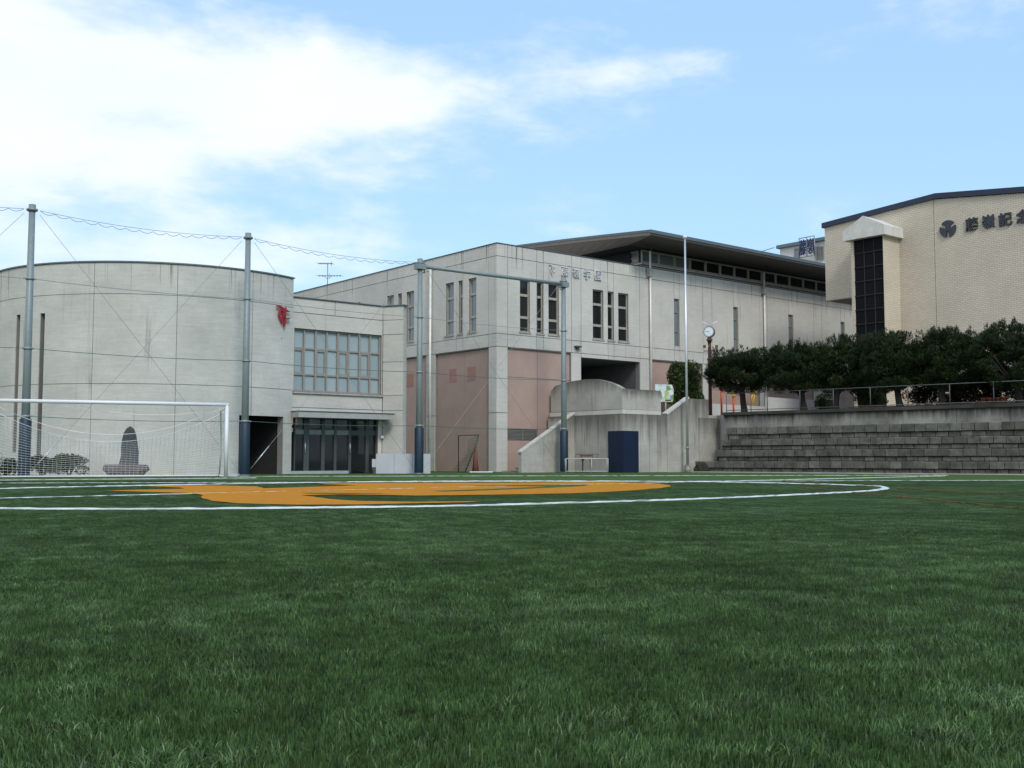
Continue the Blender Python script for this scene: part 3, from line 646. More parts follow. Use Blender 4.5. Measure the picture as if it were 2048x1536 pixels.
    for ch, px, py in zip('藤嶺学園', (1130, 1152, 1174.5, 1196), (542.5, 546, 548.5, 551)):
        u, z = FR.uz(px, py, .05); letter(ch, FR, u, z, .48, .53, .09, SILV, E, 1, .0)
    # ---------- hall roof above, with its clerestory
    uE, zE = FR.uz(1300, 459.5, 2.0); uI, zI = FR.uz(1258, 490, -.6); uR = uend - 1
    span = 28.0
    def arch(s): t = min(s, span - s); return zE - .24 + .077 * t + .05 * math.sin(math.pi * t / 14)
    ns = 28; ss = [span * i / ns for i in range(ns + 1)]
    top = MB(); P = []
    for u in (uE, uR):
        for s in ss: P.append(FR.p(u, arch(s) + .24, 2.0 - s))
    top.add(P, [(i, i + 1, ns + 2 + i, ns + 1 + i) for i in range(ns)], True); top.build('roof', ROOFD, E)
    fa = MB()
    for s0, s1 in zip(ss[:-1], ss[1:]):
        fa.add([FR.p(uE - .02, arch(s0) + .12, 2 - s0), FR.p(uE - .02, arch(s1) + .12, 2 - s1), FR.p(uE - .02, arch(s1) + .25, 2 - s1), FR.p(uE - .02, arch(s0) + .25, 2 - s0)], [(0, 1, 2, 3)])
    fa.fbox(FR, uE - .02, uR, zE - .16, zE + .02, 2.0, 2.04); fa.build('roof_edge', LEADD, E)
    f2 = MB()
    for s0, s1 in zip(ss[:-1], ss[1:]):
        f2.add([FR.p(uE, arch(s0) - .06, 2 - s0), FR.p(uE, arch(s1) - .06, 2 - s1), FR.p(uE, arch(s1) + .12, 2 - s1), FR.p(uE, arch(s0) + .12, 2 - s0)], [(0, 1, 2, 3)])
    f2.build('gable_trim', SOFFB, E)
    so = MB()
    for i, (s0, s1) in enumerate(zip(ss[:-1], ss[1:])):
        a0 = 2.6 + (span - 5.2) * i / ns; a1 = 2.6 + (span - 5.2) * (i + 1) / ns
        so.add([FR.p(uE + .05, arch(s0) - .06, 2 - s0), FR.p(uE + .05, arch(s1) - .06, 2 - s1), FR.p(uI, zI, 2 - a1), FR.p(uI, zI, 2 - a0)], [(0, 1, 2, 3)])
    so.build('gable_soffit', mat('gable_board', (.235, .20, .175), .7, var=.05), E)
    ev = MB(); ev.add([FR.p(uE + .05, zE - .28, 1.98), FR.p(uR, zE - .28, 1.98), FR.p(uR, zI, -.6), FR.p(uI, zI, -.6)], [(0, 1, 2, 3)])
    ev.add([FR.p(uE, zE - .28, 2.0), FR.p(uR, zE - .28, 2.0), FR.p(uR, zE - .16, 2.0), FR.p(uE, zE - .16, 2.0)], [(0, 1, 2, 3)]); ev.build('eaves_soffit', mat('eaves_board_painted_shade', (.056, .048, .043), .6, var=.08), E)  # same board as the gable; its downward-facing shade is put into the colour
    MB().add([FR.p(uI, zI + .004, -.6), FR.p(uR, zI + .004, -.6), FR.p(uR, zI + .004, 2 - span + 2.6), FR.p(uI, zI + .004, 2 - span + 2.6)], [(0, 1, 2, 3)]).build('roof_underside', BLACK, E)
    FC = FR.off(-1.0); uQ, zq = FC.uz(1283, 525); zw1 = zI - .02
    FCL = Fac(FC.p(uQ, 0)[:2], LD, -RD)
    zb = ztop - .3
    b = MB(); b.fbox(FC, uQ, uR, zb, zq, -.25, .0); b.fbox(FCL, .25, span - 6, zb, zq, -.25, 0.0); b.build('clerestory_base', mat('beige_trim', (.56, .53, .47), .8), E)
    b = MB(); b.fbox(FC, uQ - .03, uR, zq - .15, zq - .10, .0, .05); b.fbox(FCL, -.05, span - 6, zq - .15, zq - .10, 0, .05); b.build('drip_line', FRAMED, E)
    cpx = [1284, 1318, 1349.5, 1380.5, 1411.5, 1440.5, 1469, 1496.5, 1524, 1551, 1578.5, 1606, 1632, 1657, 1681, 1704]
    for a, c in zip(cpx[:-1], cpx[1:]): window(E, FC, FC.u(a, 530), FC.u(c, 540), zq + .003, zw1, (), GLASS if a > 1380 else GLASSL, d=-.05, fw=.09, fm=PALEF)
    uu = FC.u(1704, 540); window(E, FC, uu, uR, zq + .003, zw1, (), GLASS, d=-.08, fw=.1, cols=10)
    for k in range(6): window(E, FCL, .26 + k * 2.4, .26 + (k + 1) * 2.4, zq + .003, zw1, (.45,), GLASSL, d=-.08, fw=.1)
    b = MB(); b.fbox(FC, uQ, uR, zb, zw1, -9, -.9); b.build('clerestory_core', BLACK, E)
    return ztop
ZTOP = build_main()
# ================================================================== ROTUNDA
RC = Vector((-15.9, 49.45)); RR = 7.4
class Cyl:
    """curved wall: u = arc length from the point facing the camera's side (increasing to the right), d outwards"""
    def p(s, u, z, d=0.0):
        a = u / RR; r = RR + d; return (RC.x + r * math.sin(a), RC.y - r * math.cos(a), z)
    def uz(s, px, py, d=0.0):
        r = ray(px, py); o = Vector((0, 0)) - RC; dx = Vector((r.x, r.y)); A = dx.dot(dx); B = 2 * o.dot(dx); Cc = o.dot(o) - (RR + d) ** 2
        disc = max(B * B - 4 * A * Cc, 0); t = (-B - math.sqrt(disc)) / (2 * A); P = CAMP + r * t
        return (math.atan2(P.x - RC.x, RC.y - P.y) * RR, P.z)
    def u(s, px, py=800, d=0.0): return s.uz(px, py, d)[0]
    def z(s, px, py, d=0.0): return s.uz(px, py, d)[1]
CY_ = Cyl()
def build_rotunda():
    E = empty('rotunda', (RC.x, RC.y, 0), 'drum-shaped pale concrete hall with a red emblem and two tall slots', 'building')
    uD = CY_.u(585, 760); zt = CY_.z(220, 524.5); zA = CY_.z(220, 587.3); zB = CY_.z(220, 767); uL = -RR * 2.6
    sl = [(CY_.u(28, 780), CY_.u(36, 780), .9, CY_.z(32, 630)), (CY_.u(76, 780), CY_.u(85.5, 780), .55, CY_.z(80, 627))]
    door = (CY_.u(477.5, 880), CY_.u(566.5, 880), -1, CY_.z(520, 831.5)); H = sl + [door]
    wall(E, CY_, uL, uD, 0, zt, H, JOINT, -.035, -.34, .3)
    jt = [uL, uL * .75, uL * .55, CY_.u(10, 700), CY_.u(185, 700), CY_.u(352.5, 700), CY_.u(504, 700), uD]
    panels(E, CY_, jt, [0, zB, zA, zt], H, CON2, gap=.022, du=.3)
    for a, b, c, d in sl:
        P, Fc = rect_mesh(CY_.p, a - .1, b + .1, c - .1, d + .1, [], -.36, -.38, .2); MB().add(P, Fc).build('slot_window', GLASS, E)
    MB().add(*rect_mesh(CY_.p, uL, uD + .02, zt + .003, zt + .06, [], .05, -.38, .3)).build('coping', LEADD, E)
    MB().prism([CY_.p(uL + (uD - uL) * i / 40, 0, -.4)[:2] for i in range(41)], zt - .5, zt - .35).build('flat_roof', WALLIN, E)
    # recess behind the doorway
    r = MB(); a, b, _, zd = door
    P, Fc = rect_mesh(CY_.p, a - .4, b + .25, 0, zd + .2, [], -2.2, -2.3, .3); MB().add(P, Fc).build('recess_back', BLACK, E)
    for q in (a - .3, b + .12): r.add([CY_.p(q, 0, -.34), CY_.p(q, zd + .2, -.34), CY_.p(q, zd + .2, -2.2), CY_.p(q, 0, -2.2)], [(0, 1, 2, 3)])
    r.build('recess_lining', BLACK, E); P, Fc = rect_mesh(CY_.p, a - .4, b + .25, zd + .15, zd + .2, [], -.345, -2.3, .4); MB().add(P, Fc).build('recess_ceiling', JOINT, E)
    u0, u1 = CY_.u(541, 880, -1.0), CY_.u(557, 880, -1.0); P, Fc = rect_mesh(CY_.p, u0, u1, 0, zd + .14, [], -.75, -1.2); MB().add(P, Fc).build('column', CON2, E)
    for k in range(4):
        uu = CY_.u(502 + k * 11, 880, -1.9); P, Fc = rect_mesh(CY_.p, uu, uu + .07, 0, zd, [], -2.05, -2.15); MB().add(P, Fc).build('door_frame', FRAMED, E)
    # emblem, flat against the curve
    ue, ze = CY_.uz(563, 633); a = ue / RR; T = Fac(CY_.p(ue, 0, .06)[:2], (math.cos(a), math.sin(a)), (math.sin(a), -math.cos(a)))
    emblem(T, 0, ze, .92, 1, .09, RED, E, .62, wide=1.35); k = MB()
    for x, z in ((-.1, .25), (.02, -.2), (-.13, 0)): k.fbox(T, x - .02, x + .02, ze + z - .02, ze + z + .02, -.1, .01)
    k.build('emblem_stud', WIRE, E)
    MB().fbox(T, .0, .02, ze - .95, ze - .9, -.055, -.03).build('emblem_bracket', WIRE, E)
    return zt
build_rotunda()
# ================================================================== ENTRANCE BLOCK
def build_block():
    Dp = CY_.p(CY_.u(585, 760), 0, -.25); FB = Fac(Dp[:2], RD, NF)
    E = empty('entrance_block', (Dp[0], Dp[1], 0), 'low concrete entrance block with curtained grid window, canopy and glass doors', 'building')
    zt = FB.z(676, 604); uP = FB.u(765.5, 700)
    wh = (FB.u(587.5, 720), FB.u(763.5, 720), FB.z(676, 786), FB.z(676, 663)); en = (.03, FB.u(756, 880), -1, FB.z(676, 838) + .1)
    wall(E, FB, 0, uP, 0, zt, [wh, en], JOINT)
    zs = [0, en[3], FB.z(587, 783.5) - .02, FB.z(676, 632.5), zt]
    panels(E, FB, [0.0, FB.u(670, 640), uP], [zs[3], zt], [], CON)
    panels(E, FB, [0.0, uP], [0, en[3] + .35, wh[2], zs[3]], [wh, en], CON)
    # grid window, eight by three
    w0, w1, z0, z1 = wh; f = MB(); fw = .075; n = 8; us = [w0 + (w1 - w0) * i / n for i in range(n + 1)]; zz = [z0, z0 + (z1 - z0) * .275, z0 + (z1 - z0) * .69, z1]
    for u in us: uc = min(max(u, w0 + fw / 2 + .003), w1 - fw / 2 - .003); f.fbox(FB, uc - fw / 2, uc + fw / 2, z0 + .003, z1 - .003, -.26, -.10)
    for i in range(n):
        for z in zz: zc = min(max(z, z0 + fw / 2 + .003), z1 - fw / 2 - .003); f.fbox(FB, us[i] + fw / 2, us[i + 1] - fw / 2, zc - fw / 2, zc + fw / 2, -.26, -.12)
        if i % 2 == 0:
            a, b, c, d = us[i] + fw / 2, us[i + 1] - fw / 2, zz[1] + fw / 2, zz[2] - fw / 2; s = .07
            for q in ((a, a + s, c, d), (b - s, b, c, d), (a + s, b - s, c, c + s), (a + s, b - s, d - s, d)): f.fbox(FB, *q, -.24, -.13)
    w = f.build('window', FRAME, E)
    for i in range(n):
        for j in range(3): MB().fbox(FB, us[i] + .02, us[i + 1] - .02, zz[j] + .02, zz[j + 1] - .02, -.20, -.19).build('pane', GLASSC, w)
    MB().fbox(FB, w0 - .04, w1 + .04, z0 - .09, z0 - .003, -.2, .09).build('sill', CON3, E)
    # canopy
    zc1 = FB.z(609, 823, .95); cu1 = FB.u(789, 830, .95); c = MB(); c.fbox(FB, .02, cu1, zc1 - .24, zc1, .004, .95); c.build('canopy', mat('canopy_paint', (.36, .36, .35), .7), E)
    MB().fbox(FB, .0, cu1 + .02, zc1 + .003, zc1 + .035, .004, .98).build('canopy_flashing', FRAMED, E)
    # doors: mullions, transom, panes, threshold
    dz = en[3]; tr = FB.z(620, 869), FB.z(620, 859); mull = [(587, 589), (606, 616.5), (641.5, 648), (666.6, 671.6), (695.8, 701), (730, 736), (752, 756)]
    M = [(FB.u(a, 900, -.2), FB.u(b, 900, -.2)) for a, b in mull]
    dr = MB()
    for a, b in M: dr.fbox(FB, a, b, .02, dz - .003, -.28, -.14)
    for (a, b), (c2, d2) in zip(M[:-1], M[1:]): dr.fbox(FB, b, c2, tr[0], tr[1], -.26, -.16)
    d = dr.build('door_frame', FRAMED, E)
    tb = MB()
    for (a, b), (c2, d2) in zip(M[:4], M[1:5]): tb.fbox(FB, b + .01, c2 - .01, tr[0] + .01, tr[1] - .01, -.158, -.15)
    tb.build('transom_cover', mat('transom_grey', (.22, .24, .23), .5), E)
    for (a, b), (c2, d2) in zip(M[:-1], M[1:]):
        MB().fbox(FB, b - .01, c2 + .01, .14, tr[0] + .01, -.215, -.205).build('pane', GLASSD, d); MB().fbox(FB, b - .01, c2 + .01, tr[1] - .01, dz - .05, -.215, -.205).build('pane', GLASSD, d)
    MB().fbox(FB, .04, M[4][0], .0, .13, -.24, -.12).build('threshold', mat('threshold_grey', (.34, .36, .35), .6), E)
    hd = MB()
    for i in (1, 4): u = M[i][0] + .05; hd.tube([FB.p(u, .9, -.1), FB.p(u, 1.35, -.1)], .018, 6); hd.tube([FB.p(u, .92, -.1), FB.p(u, .92, -.15)], .012, 6); hd.tube([FB.p(u, 1.33, -.1), FB.p(u, 1.33, -.15)], .012, 6)
    hd.build('door_handle', ALU, d)
    # hall behind the doors, open at the back between columns
    h = MB(); dd = -7.0
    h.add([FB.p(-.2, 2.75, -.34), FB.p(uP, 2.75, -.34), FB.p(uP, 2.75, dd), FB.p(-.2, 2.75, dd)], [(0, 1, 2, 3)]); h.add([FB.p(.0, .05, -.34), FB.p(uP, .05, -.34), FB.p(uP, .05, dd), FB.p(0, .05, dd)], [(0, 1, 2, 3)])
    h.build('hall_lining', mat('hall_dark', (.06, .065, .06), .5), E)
    for px0, px1 in ((608, 612), (631, 634.5), (681, 689), (704, 714), (719, 728), (737, 742)):
        u0, u1 = FB.u(px0, 900, dd), FB.u(px1, 900, dd); MB().fbox(FB, u0, u1, .05, 2.75, dd - .3, dd).build('column', RAMPW, E)
    k = MB(); k.fbox(FB, FB.u(588, 900, dd) - 1, FB.u(664, 900, dd), .05, 2.0, dd - .12, dd - .02); k.fbox(FB, FB.u(664, 900, dd), FB.u(760, 900, dd) + .5, .05, .75, dd - .12, dd - .02); k.fbox(FB, FB.u(664, 900, dd), FB.u(760, 900, dd) + .5, 1.15, 1.28, dd - .12, dd - .02); k.fbox(FB, FB.u(588, 900, dd) - 1, FB.u(760, 900, dd) + .5, 2.2, 2.34, dd - .12, dd - .02); k.build('rear_screen', FRAMED, E)
    # pier on the right, turned a little towards the field
    A = Vector(FB.p(uP, 0)[:2]); Bq = at_depth(805.5, 880, A.y - .35).xy; Ud = (Bq - A).normalized(); FP = Fac(A, Ud, (Ud.y, -Ud.x)); L_ = (Bq - A).length
    pz = [0, FP.z(785, 821), FP.z(785, 791), FP.z(785, 724), FP.z(785, 669), FP.z(785, 640), zt]
    wall(E, FP, .0, L_ - .02, 0, zt, [], CON); panels(E, FP, [0, L_], pz, [], CON, name='pier_panel')
    s = MB(); q = [A - Ud.orthogonal() * 0, Bq, Bq + LD * 8.6, A + LD * 8.6]
    n_ = FP.N; s.prism([A - n_ * .34, Bq - n_ * .34, Bq - n_ * .34 + LD * 8.4, A - n_ * .34 + LD * 8.4], 0, zt - .01); s.build('side_wall', CON, E)
    tp = [Vector(FB.p(-.0, 0, -.33)[:2]), Vector(FB.p(uP, 0, -.33)[:2]), Vector(FB.p(uP, 0, -9)[:2]), Vector(FB.p(0, 0, -9)[:2])]; MB().prism(tp, zt - .4, zt - .25).build('flat_roof', WALLIN, E)
    o = MB(); o.fbox(FB, -.0, uP + .03, zt + .003, zt + .05, -.36, .06); o.fbox(FP, .03, L_ + .06, zt + .004, zt + .052, -.36, .06); o.build('coping', LEADD, E)
    fl = MB(); fl.fbox(FB, .0, uP, 2.78, wh[2] - .1, -1.2, -.36); fl.fbox(FB, 0, uP, wh[2] - .1, zt - .45, -1.2, -1.1); fl.build('inner_wall', BLACK, E)
    lu = FB.uz(761.5, 874); MB().fbox(FB, lu[0] - .08, lu[0] + .08, lu[1] - .06, lu[1] + .06, .004, .14).build('wall_lamp', WHITE, E)
build_block()
# ================================================================== STAIR AND LANDING WALLS
WK = 5.4
FK0 = FR.off(WK); uK = FK0.u(1245.5, 900)
Kp = Vector(FK0.p(uK, 0)[:2])
FKL = Fac(Kp, LD, -RD); FKR = Fac(Kp, RD, NF)
sL = FKL.u(1149, 880); WP = WK - sL                       # how far the stair's outer wall stands from the facade
FP_ = FR.off(WP)
zLow = FKL.z(1245, 826.5)
def build_stair():
    E = empty('entrance_stair', (Kp.x, Kp.y, 0), 'weathered concrete stair and landing walls with an arched upper wall', 'stair')
    a = FP_.uz(1043, 905); b = FP_.uz(1149, 828); t = .25
    panels_ = [FP_.u(x, 900) for x in (1085, 1104)]
    m = MB(); m.fpoly(FP_, [(a[0], 0), (b[0], 0), (b[0], b[1]), (a[0], a[1])], -t, 0); m.build('stair_wall', CON3, E)
    s = (b[1] - a[1]) / (b[0] - a[0]); m = MB(); m.fpoly(FP_, [(a[0] - .04, a[1] + .003 - .04 * s), (b[0] - .003, b[1] + .003), (b[0] - .003, b[1] + .08), (a[0] - .04, a[1] + .08 - .04 * s)], -t - .03, .03); m.build('stair_coping', CON, E)
    n = 14
    for i in range(n):   # the steps inside
        u0 = a[0] + .4 + (b[0] - a[0] - .4) * i / n; z1 = max(.06, (zLow - .1) * (i + 1) / n - .75)
        m = MB(); m.fbox(FP_, u0, b[0], max(0, z1 - .22), z1, -WP + .05, -t - .01); m.build('step', CON3, E)
    # landing walls: left face and right face in upright strips
    cutL = sorted([0] + [FKL.u(x, 880) for x in (1231, 1213, 1196.5, 1179, 1149)])
    wall(E, FKL, .045, sL + WP - .05, 0, zLow - .01, [], JOINT, -.03, -.3)
    panels(E, FKL, cutL, [0, zLow], [], CON3, 'wall_strip', .02)
    panels(E, FKL, [cutL[-1] + .01, sL + WP - .03], [zLow - .6, zLow], [], CON3, 'wall_strip', .02)
    cutR = sorted([0] + [FKR.u(x, 880) for x in (1281.5, 1298.5, 1315, 1334.5)])
    ue = FKR.u(1418, 880); uS = FKR.u(1334.5, 829); uT, zT = FKR.uz(1378, 797)
    wall(E, FKR, .3, cutR[-1], 0, zLow - .01, [], JOINT, -.03, -.3)
    panels(E, FKR, cutR, [0, zLow], [], CON3, 'wall_strip', .02)
    m = MB(); m.fpoly(FKR, [(cutR[-1] + .01, 0), (ue, 0), (ue, zT), (uT, zT), (cutR[-1] + .01, zLow)], -.3, 0); m.build('flank_wall', CON3, E)
    m = MB(); m.fpoly(FKR, [(cutR[-1], zLow + .003), (uT, zT + .003), (uT, zT + .08), (cutR[-1] - .05, zLow + .08)], -.32, .03); m.build('flank_coping', CON, E)
    # upper wall: arched to the left of the corner, level to the right
    sb = .16; FA = FKL.off(-sb, sb); FB_ = FKR.off(-sb, sb); FA = Fac(Vector(FKL.p(sb, 0, -sb)[:2]), LD, -RD); FB_ = Fac(FA.O, RD, NF)
    top = [(1243, 777.5), (1232, 770), (1215, 763.2), (1200, 759.6), (1190, 758.2), (1170, 758.5), (1140, 763), (1110, 772), (1088, 783)]
    pts = [FA.uz(x, y) for x, y in top]; pts[0] = (0, pts[0][1]); zJ = FA.z(1243, 818.5); ul = min(pts[-1][0], WK - .25)
    pts = [p for p in pts if p[0] < ul - .05] + [(ul, pts[-1][1])]
    m = MB(); mid = [p for p in pts if p[0] <= pts[4][0] + 1e-6]; rest = pts[len(mid) - 1:]
    for k, seg in enumerate((mid, rest)):
        e = .012; q = [(seg[0][0] + e, zJ + .02)] + [(min(max(p[0], seg[0][0] + e), seg[-1][0] - e), p[1]) for p in seg] + [(seg[-1][0] - e, zJ + .02)]
        MB().fpoly(FA, q, -.28, 0).build('arched_panel', CON3, E)
    MB().fbox(FA, 0, ul + .1, zLow - .02, zJ, -.27, -.0).build('plinth', CON, E)
    z2 = FB_.z(1243, 776.5); ur = FB_.u(1322, 800); um = FB_.u(1272, 800)
    panels(E, FB_, [0, um, ur], [zJ, z2], [], CON3, 'upper_panel', .02, 0, -.28); MB().fbox(FB_, .28, ur, zLow - .02, zJ, -.27, 0).build('plinth', CON, E)
    # landing deck
    q = [FR.p(FP_.u(1149, 880) + .3, 0, .06)[:2], FR.p(uK + .31, 0, WP)[:2], FR.p(uK + .31, 0, WK - .31)[:2], FR.p(uK + uT, 0, WK - .31)[:2], FR.p(uK + uT, 0, .06)[:2]]
    MB().prism(q, zLow - .3, zLow - .03).build('deck', PAVE, E)
    return ue
uFlank = build_stair()
def box_thing(name, label, cat, fac, u0, u1, z0, z1, d0, d1, m, group=None):
    return tag(MB().fbox(fac, u0, u1, z0, z1, d0, d1).build(name, m), label, cat, group)
# blue mat wrapped round the corner
E = empty('safety_mat', (Kp.x, Kp.y, 0), 'dark blue safety mat folded around the landing wall corner', 'mat')
zm = FKL.z(1245, 861.5); MB().fbox(FKL, -.05, FKL.u(1218, 900), .02, zm, .006, .06).build('mat_panel', BLUE, E); MB().fbox(FKR, 0.004, FKR.u(1275.5, 900), .02, zm, .006, .06).build('mat_panel', BLUE, E)
# cheek wall beside the terrace
FCH = FKR.off(.04); c0, c1 = FCH.u(1398.5, 880), FCH.u(1448.5, 880)
E = empty('cheek_wall', FCH.p(c0, 0), 'short streaked concrete wall between landing and stone terrace', 'wall')
cm = (c0 + c1) / 2 + .1; zc = FCH.z(1398.5, 835.3)
MB().fbox(FCH, c0, cm - .01, 0, zc, -.36, 0).build('wall_panel', CON3, E); MB().fbox(FCH, cm + .01, c1, 0, zc, -.36, -.02).build('wall_panel', CON3, E)
# ================================================================== STONE TERRACE
T1 = at_depth(1441, 900, 52.5); T2 = at_depth(2048, 900, 43.6); TD = (T2.xy - T1.xy).normalized(); TN = Vector((TD.y, -TD.x))
if TN.y > 0: TN = -TN
FT = Fac(T1.xy - TD * 1.42, TD, TN)
TZ = [0, .54, 1.08, 1.61, 2.22]; SB = .5; TEND = FT.u(2048, 900) + 4.0
TST = [0.0, FT.u(1430, 900, -SB), FT.u(1441, 890, -2 * SB), FT.u(1452, 870, -3 * SB)]
def build_terrace():
    E = empty('stone_terrace', FT.p(0, 0), 'grey stone block terrace of four seat-high steps beside the field', 'terrace')
    protos = {}
    def proto(lq, h):
        key = (lq, round(h, 3))
        if key not in protos:
            l = lq * .02; b = bmesh.new(); bmesh.ops.create_cube(b, size=1)
            for v in b.verts: v.co = Vector((v.co.x * l, v.co.y * .2, v.co.z * h))
            bmesh.ops.bevel(b, geom=b.edges[:], offset=.018, segments=1, affect='EDGES')
            for v in b.verts: v.co += Vector((random.uniform(-.006, .006),) * 3)
            me = bpy.data.meshes.new('block'); b.to_mesh(me); b.free(); me.materials.append(BLOCK); protos[key] = me
        return protos[key]
    ang = math.atan2(TD.y, TD.x)
    for k in range(4):
        z0, z1 = TZ[k], TZ[k + 1]; hl = (z1 - z0) * .38; hu = (z1 - z0) * .60
        for row, (za, zb, d) in enumerate(((z0 + .01, z0 + hl, -SB * k - .14 - .03), (z1 - hu, z1, -SB * k - .10))):
            u = TST[k] + (.28 if row else random.uniform(0, .2))
            if row: u = TST[k]
            while u < TEND:
                lq = random.choice((24, 25, 26, 27, 28) if row else (22, 24, 25, 26, 28)); l = lq * .02
                h = zb - za - .012
                o = bpy.data.objects.new('block', proto(lq, h)); COL.objects.link(o); o.parent = E
                p = FT.p(u + l / 2, (za + zb) / 2 + random.uniform(-.006, .006), d + random.uniform(-.02, .012)); o.location = Vector(p) - E.location
                o.rotation_euler = (random.uniform(-.012, .012), random.uniform(-.008, .008), ang + random.uniform(-.015, .015))
                u += l + (.018 if row else .022)
    m = MB(); prof = [(0, 0)]
    for k in range(4): m.fbox(FT, TST[k] + .02, TEND, TZ[k], TZ[k + 1] - .02, -SB * k - 2.6 + .01 * k, -SB * k - .16)
    m.build('core', CORE, E)
    for k in range(3): MB().fbox(FT, TST[k] + .02, TEND, TZ[k + 1] - .018, TZ[k + 1] - .004, -SB * (k + 1) - .2, -SB * k - .21).build('tread', SOIL, E)
    # earth heap at the left end of the bottom step
    c = FT.p(.35, 0, .02); b = bmesh.new(); bmesh.ops.create_icosphere(b, subdivisions=3, radius=1)
    for v in b.verts:
        n = 1 + .12 * math.sin(v.co.x * 7 + v.co.z * 5) + random.uniform(-.05, .05); q = v.co * n; v.co = Vector((c[0] + TD.x * q.x * .42 - TN.x * 0 + TN.x * q.y * .12, c[1] + TD.y * q.x * .42 + TN.y * q.y * .12, max(0, q.z * .5)))
    me = bpy.data.meshes.new('soil_heap'); b.to_mesh(me); b.free(); link('soil_heap', me, SOIL, E)
    kb = MB(); kb.fbox(FT, -.4, TEND, 0, .05, .12, .26); o = kb.build('kerb', CON3, E)
build_terrace()
# retaining wall above the terrace, with fence
WD0, WD1 = -4 * SB - .02, -4 * SB - .32
ZW = 3.0; wu0 = FT.u(1447, 850, WD0)
E = empty('retaining_wall', FT.p(wu0, 2.2, WD0), 'stained low concrete wall along the top of the stone terrace', 'wall')
cu = [wu0, FT.u(1500, 840, WD0)]
while cu[-1] < TEND: cu.append(cu[-1] + random.uniform(2.2, 2.9))
cu[-1] = TEND
for a, b in zip(cu[:-1], cu[1:]): MB().fbox(FT, a + .008, b - .008, 1.9, ZW - .15, WD1, WD0 + random.uniform(-.01, .01)).build('wall_panel', CON4, E)
MB().fbox(FT, wu0 - .05, TEND, ZW - .147, ZW, WD1 - .04, WD0 + .07).build('coping', concrete('mossy_coping', (.05, .052, .042), dirt=(.02, .02, .016), streak=.9, blot=.6), E)
FENCE = mat('dull_grey_tube', (.10, .11, .11), .6, .2)
E = empty('tube_fence', FT.p(wu0, ZW, WD0 - .15), 'thin grey steel tube fence on top of the terrace wall', 'fence')
fu = [FT.u(x, 810, WD0 - .15) for x in (1453, 1502, 1535, 1600, 1667, 1741, 1816, 1900, 1988)]; fu += [fu[-1] + 2.0, fu[-1] + 3.9]
for i, u in enumerate(fu): MB().tube([FT.p(u, ZW, WD0 - .15), FT.p(u, ZW + (.95 if i else .9), WD0 - .15)], .022, 6).build('post', FENCE, E)
for z in (.1, .95): MB().tube([FT.p(fu[0], ZW + z, WD0 - .15), FT.p(fu[-1], ZW + z, WD0 - .15)], .019, 6).build('rail', FENCE, E)
# upper yard
uy = [FR.p(uK + FKR.u(1378, 880) + .02, 0, .05), FR.p(uK + FKR.u(1378, 880) + .02, 0, WK - .32), FR.p(uK + c1 - .05, 0, WK - .34), FT.p(wu0 - .3, 0, WD1 - .05), FT.p(TEND, 0, WD1 - .05), (60, 40, 0), (90, 60, 0), FR.p(75, 0, .05)]
o = MB().prism([p[:2] for p in uy], .5, ZW - .1).build('upper_yard', PAVE); o['kind'] = 'structure'
